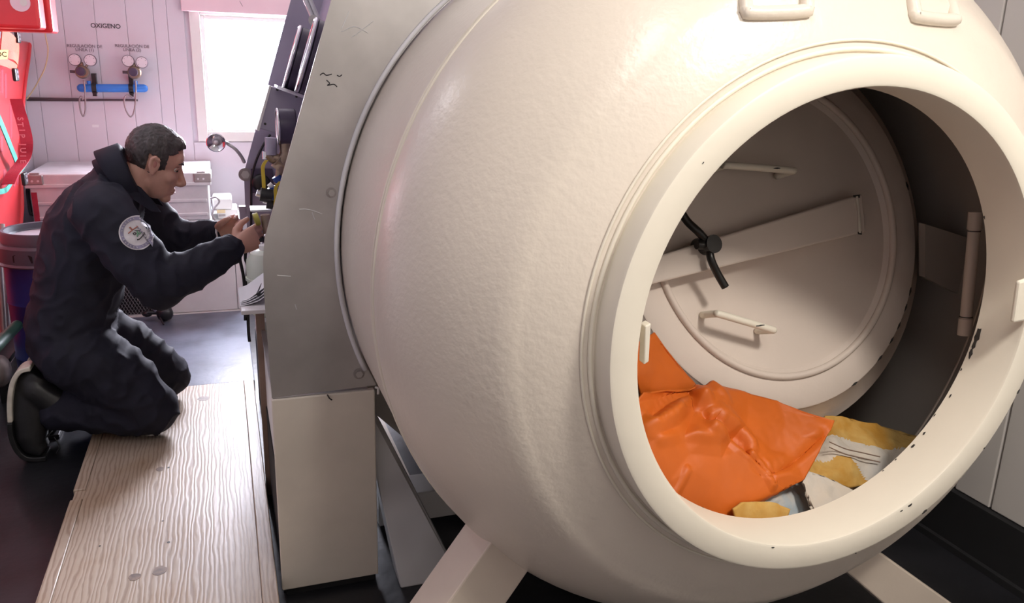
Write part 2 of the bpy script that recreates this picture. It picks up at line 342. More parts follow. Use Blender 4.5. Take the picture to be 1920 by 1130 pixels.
for a_, s_ in ((-9, .009), (-12, .006), (-15, .006), (-41, .003), (-46, .003), (-28, .003)): chip(a_, .402, 1.131, s_, True)
for a_, r_, s_ in ((-61, .410, .003), (-64, .409, .002), (-79, .449, .002), (-58, .448, .004), (-36, .447, .002), (-20, .448, .003), (-105, .407, .002), (138, .43, .0012)): chip(a_, r_, 1.043, s_, 'face')
# lifting lug frames on the dish
for q in (((1390, -45), (1397, 30), (1510, 26), (1507, -48)), ((1700, -40), (1712, 36), (1786, 43), (1765, -40))):
    P_ = [dishpt(*p)+Vector((0, -.004, .004)) for p in q]
    bm = tube(B(), [P_[0], P_[0].lerp(P_[1], .85), P_[1].lerp(P_[2], .08), P_[1].lerp(P_[2], .92), P_[3].lerp(P_[2], .85), P_[3]], .011, 10, 5, closed=False)
    lug = obj('lifting_lug_frame', bm, 'cream', cham, smooth=True)
    nrm = (P_[1]-P_[0]).cross(P_[2]-P_[1]).normalized(); nrm = nrm if nrm.y < 0 else -nrm
    obj('lug_plate', prism(B(), [p-nrm*.016 for p in P_], nrm*.012), 'cream', cham, bevel=.004)
# small lugs on the hatch ring
P_ = [atY(*p, 1.036) for p in ((1901, 606), (1912, 528), (1935, 520), (1930, 600))]
obj('ring_lug', prism(B(), P_, (0, .010, 0)), 'cream_smooth', cham, bevel=.004)
P_ = [atY(*p, 1.05) for p in ((1210, 612), (1221, 606), (1217, 678), (1208, 684))]
obj('latch_block', prism(B(), P_, (.001, .02, 0)), 'cream_smooth', cham, bevel=.002)
# legs of the chamber
def beam(name, face, dy, m, ext=0):
    P = [Vector(p) for p in face]; return obj(name, prism(B(), P, (0, dy, 0)), m, cham, bevel=.004)
L1 = [atY(*p, 1.32) for p in ((905, 1015), (978, 1070))]
def down(p, q, z=0.0): s = (q-p)/(q.z-p.z); return p+s*(z-p.z)
a, b_ = atY(913, 1027, 1.32), atY(840, 1130, 1.32); c_, d_ = atY(990, 1072, 1.32), atY(950, 1130, 1.32)
beam('leg', [down(a, b_, .56), down(a, b_), down(c_, d_), down(c_, d_, .50)], .12, 'beam')
a, b_ = atY(1651, 1036, 1.26), atY(1783, 1130, 1.26); c_, d_ = atY(1591, 1075, 1.26), atY(1655, 1130, 1.26)
beam('leg', [down(a, b_, .34), down(a, b_), down(c_, d_), down(c_, d_, .30)], .12, 'beam')
P_ = [(.285, 1.97, .52), (.340, 1.97, .42), (.525, 1.82, .0), (.365, 1.82, .0)]
obj('rear_brace', prism(B(), P_, (0, .10, 0)), 'spray', cham, bevel=.004)
obj('cross_beam', box(B(), .36, 1.6, 2.10, 2.22, .02, .11), 'white', cham, bevel=.004)
obj('rear_saddle', prism(B(), [(.26, 2.3, .42), (.62, 2.3, .05), (1.35, 2.3, .05), (1.7, 2.3, .42), (1.6, 2.3, .55), (.985, 2.3, .16), (.37, 2.3, .55)], (0, .06, 0)), 'beam', cham)
for x_ in (.40, 1.45): obj('skid', box(B(), x_, x_+.1, 2.3, 3.5, 0, .05), 'beam', cham)
# inside fittings
obj('bunk_board', box(B(), .50, 1.47, 1.27, 3.0, .40, .42), 'cream_in', cham)
hp0, hp1 = atY(1829, 402, 1.36), atY(1808, 628, 1.33)
pin = obj('hinge_pin', cyl(B(), hp0, hp1, .0125), 'cream_in', cham, smooth='angle')
ud = (hp1-hp0).normalized()
for f0, f1 in ((-.02, .12), (.86, 1.0)):
    obj('hinge_knuckle', cyl(B(), hp0.lerp(hp1, f0), hp0.lerp(hp1, f1), .0150), 'cream_in', pin, smooth='angle')
for f0 in (.135, .845): obj('pin_groove', cyl(B(), hp0.lerp(hp1, f0-.004), hp0.lerp(hp1, f0+.004), .0138), 'chip', pin, smooth='angle')
P_ = [atY(*p, 1.47) for p in ((1735, 420), (1822, 448), (1815, 560), (1735, 520))]
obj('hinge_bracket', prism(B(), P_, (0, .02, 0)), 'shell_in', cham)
# ------------------------------------------------------------------ hatch door, swung inside
dn = Vector((math.sin(math.radians(3))*math.cos(math.radians(19)), -math.cos(math.radians(3))*math.cos(math.radians(19)), math.sin(math.radians(19))))
DC = Vector((1.170, 1.499, .985)); DR = .410
door = thing('hatch_door', 'round inner hatch door with a bar across and a black twin handle', 'hatch door', DC)
du = Vector((0, 0, 1)); du = (du-dn*du.dot(dn)).normalized(); dr = du.cross(dn).normalized()
if dr.x < 0: dr = -dr
def ond(x, y, lift=0):
    r = ray(x, y); t = (DC+dn*lift-O0).dot(dn)/r.dot(dn); return O0+r*t
obj('door_plate', lathe(B(), DC, -dn, [(0, .022), (.318, .012), (.328, .003), (.335, .0), (DR-.006, 0), (DR-.002, .002), (DR, .006), (DR+.058, .046), (DR+.058, .066), (.36, .075), (0, .085)], 96), 'cream_in', door, smooth='angle')
obj('seal_ridge', tube(B(), [DC+dn*.002+(dr*math.cos(t)+du*math.sin(t))*.334 for t in [2*PI*i/96 for i in range(96)]], .008, 10, smooth=False, closed=True), 'cream_in', door, smooth=True)
for a_ in (-25, -31, -38, -44, -52, -66, 12, 55):
    a1 = math.radians(a_); c0 = DC+(dr*math.cos(a1)+du*math.sin(a1))*(DR-.0035)+dn*.0006; tg = (-dr*math.sin(a1)+du*math.cos(a1)); ra = (dr*math.cos(a1)+du*math.sin(a1))
    obj('edge_chip', prism(B(), [c0-tg*.012, c0-ra*.003, c0+tg*.010, c0+ra*.0025], -dn*.004), 'chip', door)
P_ = [ond(*p, .012) for p in ((1190, 492), (1604, 366), (1610, 437), (1190, 520+20))]
st = obj('cross_bar', prism(B(), [p+dn*.022 for p in P_], -dn*.05), 'cream_in', door, bevel=.004)
e0, e1 = ond(1606, 368, .037), ond(1612, 437, .037)
obj('bare_weld', tube(B(), [e0, e0.lerp(e1, .5)+dr*.003, e1], .0035, 8), 'sole', st)
for e_, q_ in ((e0, .010), (e1, .006)): obj('bare_chip', prism(B(), [e_-dr*q_+du*.003, e_+dr*q_+du*.004, e_+dr*q_*.8-du*.004, e_-dr*q_-du*.002], dn*.001), 'chip', st)
def grab(p0, p1, lift):
    a, b = ond(*p0), ond(*p1)
    obj('grab_handle', tube(B(), [a-dn*.01, a+dn*lift*.8, a.lerp(b, .08)+dn*lift, a.lerp(b, .92)+dn*lift, b+dn*lift*.8, b-dn*.01], .008, 10, 5), 'cream_smooth', door, smooth=True)
    q = a.lerp(b, .72)+dn*(lift+.0075)
    obj('wear_mark', tube(B(), [q-dr*.012, q, q+dr*.01], [.001, .0022, .001], 6), 'chip', door)
grab((1335, 318), (1462, 328), .045); grab((1322, 590), (1425, 620), .045)
hb = ond(1330, 459, .05)
hub = obj('tee_handle_hub', cyl(B(), hb-dn*.04, hb+dn*.018, .020, .019), 'blackmetal', door, smooth='angle')
obj('handle_pin', cyl(B(), hb-dr*.034+dn*.004+du*.002, hb+dr*.0+dn*.004, .010), 'blackmetal', hub, smooth='angle')
obj('handle_arm', tube(B(), [hb, ond(1312, 437, .06), ond(1285, 410, .05), ond(1262, 365, .045)], .0085, 12), 'blackmetal', door, smooth=True)
obj('handle_arm', tube(B(), [hb, ond(1333, 485, .06), ond(1345, 512, .055), ond(1360, 538, .055)], .0085, 12), 'blackmetal', door, smooth=True)
# ------------------------------------------------------------------ control console beside the chamber
con = thing('control_console', 'grey metal control console with sloping end plates and gauges beside the chamber', 'console', (.2, 2.5, 0))
YN, YP = 1.871, 3.25
def plate_poly(y, top=1.66):
    P = [(.072, y, .546), (.068, y, .80), (.070, y, .88), (.076, y, .93), (.072+.315*(top-.905), y, top)]
    a0 = math.pi-math.asin((top-.01-AZ)/(RR+.004)) if top-.01-AZ < RR else PI*.55
    a0 = PI*.53; a1 = PI+math.asin((AZ-.553)/(RR+.004))
    P.append((AX+.76*math.cos(a0), y, top))
    for i in range(33):
        a = a0+(a1-a0)*i/32; P.append((AX+(RR+.004)*math.cos(a), y, AZ+(RR+.004)*math.sin(a)))
    return P
pl = obj('end_plate', prism(B(), plate_poly(YN), (0, .004, 0)), 'steel', con)
obj('end_plate', prism(B(), plate_poly(YP), (0, .004, 0)), 'lilac', con)
a0, a1 = PI*.60, PI+.40
obj('edge_seal', tube(B(), [(AX+(RR+.0112)*math.cos(a), YN-.002, AZ+(RR+.0112)*math.sin(a)) for a in [a0+(a1-a0)*i/48 for i in range(49)]], .0055, 8, smooth=False), 'cuff', pl, smooth=True)
def bolt(p, par, r=.0095):
    p = Vector(p); bo = obj('bolt_washer', cyl(B(), p, p+Vector((0, -.002, 0)), r*1.25), 'alucorner', par, smooth='angle')
    obj('bolt_head', cyl(B(), p+Vector((0, -.002, 0)), p+Vector((0, -.008, 0)), r*.8, n=6), 'steel', bo)
bolt(atY(621, 361, YN), pl); bolt(atY(673, 700, YN), pl, .011)
bolt(atY(460, 327, YP), con, .02)
for q in (((600, 141), (606, 137), (612, 141), (622, 139)), ((612, 150), (618, 156), (614, 160), (626, 158), (632, 163)), ((632, 141), (637, 143), (641, 140))):
    obj('marker_scribble', tube(B(), [atY(*p, YN-.0006) for p in q], .0011, 5), 'ink', pl)
for q in (((561, 392), (580, 393), (604, 401)), ((585, 398), (590, 412)), ((520, 516), (545, 518)), ((640, 60), (665, 50), (690, 62)), ((660, 70), (700, 40)), ((553, 570), (556, 580)), ((655, 20), (640, 55))):
    obj('scratch', tube(B(), [atY(*p, YN-.0003) for p in q], .0009, 5), 'alu', pl)
# sloping instrument sheet and base
sl = Vector((.315, 0, 1)).normalized(); nl = Vector((-sl.z, 0, sl.x)); ng = Vector((-.95, .06, .30)).normalized()
obj('instrument_sheet', prism(B(), [(.186, YN+.004, .62), (.186, YN+.004, .905), (.186+.315*.75, YN+.004, 1.655), (.198+.315*.75, YN+.004, 1.655), (.198, YN+.004, .905), (.198, YN+.004, .62)], (0, YP-YN-.004, 0)), 'lilac', con)
basep = obj('base_panel', box(B(), .071, .316, YN, YN+.02, .02, .541), 'basew', con, bevel=.003)
obj('base_side', box(B(), .075, .10, YN+.02, YP, .0, .30), 'darkgap', con)  # dark colour stands for the shade in the gap beside the platform
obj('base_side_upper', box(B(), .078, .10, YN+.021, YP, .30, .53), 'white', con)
obj('base_top', box(B(), .074, .30, YN+.005, YP, .53, .544), 'steel', con)
obj('base_foot', box(B(), .08, .31, YN+.01, YN+.12, 0, .02), 'darkgap', con)  # near-black colour stands for the shadow under the panel
p_ = atY(617, 742, YN-.002)
obj('panel_latch', tube(B(), [p_+Vector((-.004, 0, .004)), p_+Vector((0, -.004, -.004)), p_+Vector((.006, -.003, -.010))], .0018, 6), 'chip', basep)
obj('panel_hook', tube(B(), [atY(703, 726, YN-.004), atY(709, 728, YN-.006), atY(709, 738, YN-.004)], .003, 8), 'white', basep)
# big slanted gauges
def big_gauge(c, R, dep):
    c = Vector(c)
    g = obj('pressure_gauge', lathe(B(), c, -ng, [(0, .0), (R*.93, .0), (R*.93, .006), (R, .008), (R, dep), (0, dep)], 48), 'purple', con, smooth='angle')
    obj('bezel', tube(B(), [c+ng*.001+(sl*math.cos(t)+ng.cross(sl)*math.sin(t))*R*.985 for t in [2*PI*i/48 for i in range(48)]], .006, 8, smooth=False, closed=True), 'chrome', g, smooth=True)
    obj('dial_face', lathe(B(), c+ng*.0012, ng, [(0, 0), (R*.9, 0), (R*.9, .0008), (0, .0008)], 32), 'dial', g)
big_gauge(atY(547, 111, 2.74), .105, .07)
big_gauge(atY(575, 104, 2.45), .105, .06)
P_ = [atY(*p, 2.66) for p in ((508, 162), (585, 184), (556, 262), (484, 240))]
ib = obj('instrument_box', prism(B(), P_, (0, .5, 0)), 'lilac', con, bevel=.003)
obj('box_edge_strip', prism(B(), [atY(*p, 2.655) for p in ((505, 160), (509, 162), (486, 246), (481, 244))], (0, .5, 0)), 'white', ib)
for p in ((520, 168), (556, 181), (497, 232)): obj('rivet', cyl(B(), atY(*p, 2.66), atY(*p, 2.657), .004, n=10), 'chip', ib)
obj('sun_hood', prism(B(), [atY(*p, 2.62) for p in ((520, 160), (575, 180), (573, 186), (519, 166))], (0, .12, 0)), 'chrome', ib)
# strut at the top
for dx in (0, 9): obj('gas_strut', tube(B(), [atY(562+dx, -25, 2.95), atY(585+dx, 30, 2.95), atY(590+dx, 44, 2.95)], .008, 10), 'alu', con, smooth=True)
obj('strut_pivot', cyl(B(), atY(588, 38, 2.92), atY(588, 38, 2.98), .017), 'steel', con, smooth='angle')
# round black gauge, side on
gc = atY(521, 237, 2.45)
g = obj('round_gauge', lathe(B(), gc, (1, 0, 0), [(0, 0), (.046, 0), (.050, .004), (.050, .046), (.046, .05), (0, .05)], 40), 'purple', con, smooth='angle')
obj('bezel', tube(B(), [gc+Vector((0, math.cos(t), math.sin(t)))*.049 for t in [2*PI*i/40 for i in range(40)]], .004, 8, smooth=False, closed=True), 'chrome', g, smooth=True)
obj('dial_face', cyl(B(), gc, gc+Vector((-.001, 0, 0)), .045), 'dial', g)
obj('gauge_stem', cyl(B(), gc+Vector((.05, 0, 0)), gc+Vector((.10, 0, 0)), .008), 'brass', g)
# brass pipework and valves
def fit(a, b, r, m='brass', nm='brass_fitting', n=16, Y=2.45, r2=None): return obj(nm, cyl(B(), atY(*a, Y), atY(*b, Y), r, r2, n), m, con, smooth='angle')
fit((536, 268), (538, 290), .019); fit((540, 288), (520, 318), .021); fit((512, 296), (548, 302), .014); fit((500, 290), (515, 300), .013)
fit((520, 300), (542, 318), .022, n=8); fit((530, 312), (545, 335), .018, n=6); fit((498, 284), (498, 298), .010, 'chrome', 'valve_stem'); fit((508, 258), (508, 290), .017, 'lilac', 'support_bar')
fit((524, 315), (520, 345), .009, 'brass')
def lever(pts, Y, m='yellow', wd=.010): return obj('valve_lever', ribbon(B(), [atY(*p, Y) for p in pts], wd, (1, 0, 0), .004, 4), m, con)
lever(((500, 300), (493, 312), (494, 335), (495, 358)), 2.42); lever(((526, 340), (517, 352), (517, 372), (516, 386)), 2.40)
fit((511, 350), (520, 374), .016, 'bluevalve', 'valve_body'); fit((518, 330), (528, 346), .014, 'bluevalve', 'valve_body'); fit((505, 352), (512, 346), .010, 'cuff', 'valve_nut')
fit((488, 364), (510, 368), .020, 'black', 'valve_knob', Y=2.42); fit((481, 361), (490, 364), .010, 'chrome', 'valve_stem', Y=2.42); fit((494, 376), (516, 380), .008, 'chrome', 'valve_stem', Y=2.42); fit((500, 382), (514, 384), .014, 'black', 'valve_knob', Y=2.42)
p_ = atY(485, 391, 2.5); obj('bracket_plate', box(B(), p_.x-.025, p_.x+.035, 2.46, 2.54, p_.z-.003, p_.z+.003), 'alu', con, bevel=.002)
q_ = atY(494, 338, YP-.004)
fl = obj('square_flange', box(B(), q_.x-.045, q_.x+.035, YP-.014, YP, q_.z-.045, q_.z+.045), 'purple', con, bevel=.003)
obj('flange_dome', sphere(B(), (q_.x-.01, YP-.016, q_.z-.008), .034, 3, (1, .5, 1)), 'black', fl, smooth=True)
obj('black_hose', tube(B(), [atY(*p, YP-.012) for p in ((507, 252), (492, 275), (479, 305), (472, 335), (471, 365), (471, 410), (470, 450))], .0045, 8), 'black', con, smooth=True)
obj('stop_block', box(B(), .045, .07, YP, YP+.03, .735, .785), 'lilac', con)
# fitting held in the hands
fx = thing('hose_fitting', 'beige threaded fitting with an olive ring held in both hands', 'fitting', atY(492, 440, 2.82))
obj('barrel', cyl(B(), atY(497, 402, 2.84), atY(502, 440, 2.84), .016, .015), 'beige', fx, smooth='angle')
obj('lock_ring', lathe(B(), atY(481, 411, 2.82), (1, .1, .25), [(.012, -.008), (.022, -.008), (.022, .008), (.012, .008)], 24, True), 'lime', fx, smooth='angle')
for p, r_ in (((487, 446), .013), ((492, 455), .012), ((499, 448), .012)): obj('black_connector', cyl(B(), atY(*p, 2.80), atY(p[0]+5, p[1]+6, 2.80), r_), 'black', fx, smooth='angle')
for p in ((491, 457), (498, 442)): obj('chrome_tip', sphere(B(), atY(*p, 2.78), .008, 2), 'chrome', fx, smooth=True)
# cables under the console
for pts in (((452, 468), (450, 485), (456, 515), (459, 545), (460, 600)), ((461, 470), (460, 485), (464, 500), (462, 540), (463, 595)), ((474, 470), (468, 486), (464, 505), (464, 560), (466, 620), (468, 640)), ((478, 472), (470, 490), (461, 530), (463, 560))):
    obj('hanging_cable', tube(B(), [atY(*p, 2.95) for p in pts], .0055, 8), 'black', con, smooth=True)
# small round inspection lamp on a bent arm
lp = atY(405, 267, 3.18)
la = thing('inspection_lamp', 'small round chrome lamp on a bent arm', 'lamp', atY(457, 300, 3.22))
fd = Vector((-.1, -1, -.05)).normalized()
hd = obj('lamp_head', lathe(B(), lp, fd, [(0, -.022), (.02, -.018), (.032, -.004), (.034, .004), (.031, .007), (.027, .004), (.015, -.004), (0, -.006)], 32), 'chrome', la, smooth='angle')
obj('bulb', sphere(B(), lp+fd*.001, .009, 2), 'dial', hd, smooth=True)
obj('bent_arm', tube(B(), [lp+Vector((.03, .01, 0)), atY(428, 270, 3.2), atY(442, 280, 3.2), atY(453, 294, 3.22), atY(458, 304, 3.24)], .0065, 8), 'alu', la, smooth=True)
# shelf with papers, milky container
sh = [atY(451, 574, 2.35), atY(500, 580, 2.35)]
obj('side_shelf', box(B(), sh[0].x, .09, 2.3, 2.52, sh[0].z-.012, sh[0].z), 'white', con, bevel=.002)
obj('shelf_bracket', box(B(), .061, .085, 2.42, 2.45, .0, sh[0].z-.012), 'brownwood', con)
pp = thing('paper_stack', 'loose white papers curling on the small side shelf', 'papers', (sh[0].x+.03, 2.45, sh[0].z))
for k in range(4):
    z = sh[0].z+.001+k*.003; dx = random.uniform(-.003, .006)
    obj('sheet', ribbon(B(), [(sh[0].x+.001+dx, 2.45, z), (sh[0].x+.02+dx, 2.45, z+.002+k*.001), (.07, 2.45, z+.012+k*.004), (.095, 2.45, z+.03+k*.004)], .20-.012*k, (0, 1, 0), .0008), 'paper', pp)
obj('pen', cyl(B(), (.07, 2.36, sh[0].z+.03), (.088, 2.44, sh[0].z+.04), .006, n=10), 'black', pp)
jc = atY(486, 512, 2.6)
jr = thing('milky_container', 'milky translucent plastic container under the console valves', 'container', (jc.x+.026, 2.6, jc.z-.09))
obj('body', lathe(B(), (jc.x+.026, 2.6, 0), (0, 0, 1), [(0, jc.z-.13), (.054, jc.z-.13), (.060, jc.z-.12), (.064, jc.z-.02), (.065, jc.z+.02), (.062, jc.z+.045), (.05, jc.z+.066), (.03, jc.z+.075), (0, jc.z+.075)], 32), 'jerry', jr, smooth='angle')
obj('rim_band', lathe(B(), (jc.x+.026, 2.6, jc.z-.015), (0, 0, 1), [(.063, -.004), (.068, -.004), (.068, .004), (.063, .004)], 32, True), 'jerry', jr, smooth='angle')
obj('cap', cyl(B(), (jc.x+.026, 2.6, jc.z+.07), (jc.x+.026, 2.6, jc.z+.09), .022), 'white', jr, smooth='angle')
obj('container_stand', box(B(), .085, .20, 2.5, 2.7, .544, jc.z-.131), 'white', con)
# ------------------------------------------------------------------ wooden platform and mat
pf = thing('wooden_platform', 'worn plywood platform board with edge strips', 'platform', (-.2, 2.3, 0))
PX0, PX1, PY0, PY1, PZ = -.491, .059, .9, 3.30, .06
obj('board', box(B(), PX0+.035, PX1-.04, PY0, PY1, .012, PZ-.002), 'wood', pf)
for y0, y1 in ((PY0, 2.44), (2.50, PY1)): obj('edge_strip', box(B(), PX0, PX0+.034, y0, y1, .0, PZ), 'wood', pf, bevel=.003)
obj('edge_strip', box(B(), PX0+.006, PX0+.034, 2.442, 2.498, 0, PZ-.004), 'wood', pf)
obj('edge_strip', box(B(), PX1-.039, PX1, PY0, PY1, 0, PZ+.003), 'wood', pf, bevel=.003)
for p, r_ in (((252, 1080), .014), ((300, 1068), .018), ((300, 878), .013), ((316, 875), .004), ((382, 746), .022), ((305, 975), .003), ((187, 1022), .003), ((316, 1015), .004)):
    c0 = atZ(*p, PZ); obj('knot', prism(B(), [(c0.x+math.cos(2*PI*i/14)*r_*random.uniform(.85, 1.1), c0.y+1.15*math.sin(2*PI*i/14)*r_*random.uniform(.85, 1.1), PZ-.0021) for i in range(14)], (0, 0, .0006)), 'knot' if r_ > .005 else 'chip', pf)
tag(obj('floor_mat', box(B(), -.62, .064, 3.32, 4.385, 0, .05), 'mat', bevel=.004), 'grey vinyl covered floor board behind the wooden platform', 'mat')
# ------------------------------------------------------------------ back corner: cabinet, boxes, drum
cb = thing('mesh_cabinet', 'low white cabinet with an expanded metal grille', 'cabinet', (-.3, 4.65, 0))
CY = 4.40
obj('body', box(B(), -.80, .068, CY+.012, 4.93, .05, .515), 'cabinet', cb, bevel=.003)
obj('front_panel', box(B(), -.385, .022, CY, CY+.014, .055, .512), 'cabinet', cb, bevel=.002)
obj('side_stile', box(B(), .025, .068, CY-.002, CY+.014, .055, .512), 'cabinet', cb, bevel=.002)
obj('plinth', box(B(), -.80, .068, CY-.006, CY+.012, 0.0, .052), 'white', cb)
obj('stile_screw', cyl(B(), (.046, CY-.002, .33), (.046, CY-.005, .33), .004, n=10), 'chip', cb)
obj('grille_backing', box(B(), -.79, -.388, CY+.008, CY+.0119, .06, .51), 'darkgap', cb)  # dark sheet painted in for the shade behind the grille
bm = B()
nx, nz = 26, 30; dx, dz = .40/nx, .45/nz
for i in range(nx):
    for j in range(nz):
        x = -.79+dx*(i+.5*(j % 2)); z = .062+dz*j
        for s in (-1, 1): cyl(bm, (x, CY+.004, z), (x+s*dx/2, CY+.004, z+dz), .0016, n=4)
obj('expanded_mesh', bm, 'mesh', cb)['kind'] = 'stuff'
def trunk(name, label, x0, x1, y0, y1, z0, z1, lidh):
    t = thing(name, label, 'box', ((x0+x1)/2, (y0+y1)/2, z0))
    obj('body', box(B(), x0+.012, x1-.012, y0+.012, y1-.005, z0, z1-lidh-.002), 'alu', t, bevel=.004)
    lid = obj('lid', box(B(), x0, x1, y0, y1, z1-lidh, z1), 'alu', t, bevel=.005)
    obj('lid_rim', box(B(), x0-.004, x1+.004, y0-.006, y1, z1-lidh-.004, z1-lidh+.014), 'alu', lid, bevel=.003)
    for x in (x0, x1):
        s = 1 if x == x0 else -1
        k = obj('corner_guard', box(B(), min(x-.006*s, x+.075*s), max(x-.006*s, x+.075*s), y0-.010, y0+.05, z1-lidh+.012, z1-.002), 'alucorner', lid, bevel=.004)
        for q in (.03, .055): obj('rivet', cyl(B(), (x+q*s, y0-.010, z1-lidh/2), (x+q*s, y0-.013, z1-lidh/2), .005, n=10), 'alu', k)
        obj('corner_cap', box(B(), min(x+.02*s, x+.06*s), max(x+.02*s, x+.06*s), y0+.002, y0+.02, z1, z1+.006), 'alucorner', lid)
    for f in (.2, .5, .8):
        x = x0+(x1-x0)*f
    for z in (z0+.02, (z0+z1-lidh)/2): obj('pressed_rib', box(B(), x0+.02, x1-.02, y0+.006, y0+.014, z, z+.018), 'alu', t, bevel=.004)
    return t
t1 = trunk('aluminium_trunk', 'dull aluminium trunk with grey corner guards, topmost of the stack', -.885, -.07, 4.36, 4.94, .545, .785, .06)
obj('side_handle', tube(B(), [(-.878, 4.40, .715), (-.892, 4.42, .70), (-.892, 4.42, .60), (-.878, 4.40, .59)], .009, 8), 'black', t1, smooth=True)
obj('red_stripe', box(B(), -.868, -.845, 4.365, 4.372, .55, .70), 'redstrap', t1)
tb = thing('flat_case', 'flat pale metal case under the aluminium trunk', 'box', (-.45, 4.6, .517))
obj('body', box(B(), -.86, -.075, 4.375, 4.93, .517, .543), 'alu', tb, bevel=.003)
for x in (-.6, -.3): obj('latch', box(B(), x, x+.04, 4.370, 4.376, .522, .538), 'alucorner', tb)
dv = thing('white_appliance', 'small white appliance with a yellow band and a looped cable', 'appliance', (.0, 4.6, .515))
e0, e1 = atY(398, 372, 4.55), atY(440, 425, 4.55)
obj('body', box(B(), e0.x+.02, .055, 4.55, 4.75, .516, e0.z-.06), 'white', dv, bevel=.006)
obj('top_cap', box(B(), e0.x+.0, .03, 4.54, 4.75, e0.z-.06, e0.z), 'white', dv, bevel=.01)
obj('yellow_band', box(B(), e0.x+.018, e0.x+.06, 4.546, 4.75, e0.z-.078, e0.z-.06), 'ycable', dv)
obj('control_recess', box(B(), e0.x+.025, e0.x+.06, 4.547, 4.551, .53, e0.z-.085), 'alucorner', dv)
obj('looped_cable', tube(B(), [atY(*p, 4.50) for p in ((394, 372), (405, 370), (411, 378), (402, 390), (398, 402), (403, 412))], .005, 8), 'hose', dv, smooth=True)
# black bulb with clamp on the floor
mc = atZ(312, 600, .05); mc = atY(311, 586, 4.28)
mk = thing('black_bulb', 'black rubber bulb with a metal clamp and cable in front of the white cabinet', 'bulb', (mc.x, mc.y, .05))
obj('bulb', lathe(B(), mc+Vector((-.045, 0, -.01)), (1, .1, .18), [(0, 0), (.022, .004), (.036, .018), (.040, .04), (.036, .062), (.022, .076), (0, .08)], 28), 'black', mk, smooth=True)
obj('clamp', tube(B(), [atY(293, 583, 4.28), atY(286, 576, 4.28), atY(283, 568, 4.28)], [.011, .008, .006], 10), 'chrome', mk, smooth=True)
obj('clamp_knob', sphere(B(), atY(276, 588, 4.29), .021, 2, (1.2, 1, .8)), 'black', mk, smooth=True)
obj('neck', cyl(B(), atY(276, 586, 4.28), atY(300, 586, 4.28), .010), 'black', mk, smooth='angle')
obj('cable', tube(B(), [atY(*p, 4.27) for p in ((259, 520), (264, 540), (272, 558), (282, 574))], .005, 8), 'black', mk, smooth=True)
obj('stand_wire', tube(B(), [atY(300, 595, 4.25), atZ(307, 608, .055)], .0045, 8), 'black', mk)
# blue drum
dc = Vector((-.655, 3.50, 0)); R0 = .165
dm = thing('blue_drum', 'blue plastic drum with a grey clamp ring lid behind the kneeling person', 'drum', dc)
obj('drum_body', lathe(B(), dc, (0, 0, 1), [(0, 0), (R0-.01, 0), (R0, .015), (R0, .18), (R0+.004, .19), (R0, .20), (R0, .40), (R0+.004, .41), (R0, .42), (R0-.003, .565), (0, .565)], 48), 'blue', dm, smooth='angle')
rg = obj('clamp_ring', lathe(B(), dc, (0, 0, 1), [(R0-.012, .56), (R0+.018, .56), (R0+.020, .565), (R0+.012, .572), (R0+.012, .628), (R0+.004, .638), (R0-.012, .638)], 48, True), 'ringgrey', dm, smooth='angle')
obj('lid', lathe(B(), dc, (0, 0, 1), [(0, .655), (R0-.03, .655), (R0-.022, .662), (R0-.018, .682), (R0-.008, .684), (R0-.004, .678), (R0-.004, .638), (0, .636)], 48), 'ringgrey', dm, smooth='angle')
obj('lid_face', lathe(B(), dc, (0, 0, 1), [(0, .656), (R0-.032, .656), (R0-.032, .6575), (0, .6575)], 40), 'lidwhite', dm)
a_ = math.radians(-100)
for a_ in (-112, -20): obj('grip_slot', prism(B(), [(dc.x+(R0+.0128)*math.cos(math.radians(a_+t)), dc.y+(R0+.0128)*math.sin(math.radians(a_+t)), z) for t, z in ((-12, .583), (12, .583), (12, .607), (9, .612), (-9, .612), (-12, .607))], (.002*math.cos(math.radians(a_))*-1, -.002*math.sin(math.radians(a_)), 0)), 'darkgap', rg)  # dark inlay, the slot's inner shade put into the colour
# ------------------------------------------------------------------ oxygen corner on the back wall
oc0, oc1 = atY(152, 165, 4.89), atY(270, 165.5, 4.89)
ob = thing('oxygen_manifold', 'bright blue horizontal oxygen manifold tube clamped to the wall', 'manifold', (oc0.x+.15, 4.89, oc0.z-.03))
rr = .021; L_ = oc1.x-oc0.x
obj('tube', lathe(B(), oc0, oc1-oc0, [(0, -.020), (.010, -.018), (.018, -.010), (rr, 0), (rr, L_), (.018, L_+.010), (.010, L_+.018), (0, L_+.020)], 28), 'bluecyl', ob, smooth='angle')
for px in (166, 270-16):
    c0 = atY(px, 150, 4.89); obj('riser', cyl(B(), (c0.x, 4.89, oc0.z), (c0.x, 4.89, c0.z-.004), .010), 'bluecyl', ob, smooth='angle')
for px in (177, 246):
    c0 = atY(px, 165, 4.89); cl = obj('clamp', lathe(B(), (c0.x-.011, 4.89, oc0.z), (1, 0, 0), [(rr, 0), (rr+.006, 0), (rr+.006, .022), (rr, .022)], 24, True), 'black', ob, smooth='angle')
    obj('clamp_foot', box(B(), c0.x-.010, c0.x+.010, 4.903, 4.95, oc0.z+.01, oc0.z+.075), 'black', cl)
    obj('clamp_screw', box(B(), c0.x-.008, c0.x+.008, 4.865, 4.90, oc0.z-.04, oc0.z-.02), 'black', cl)
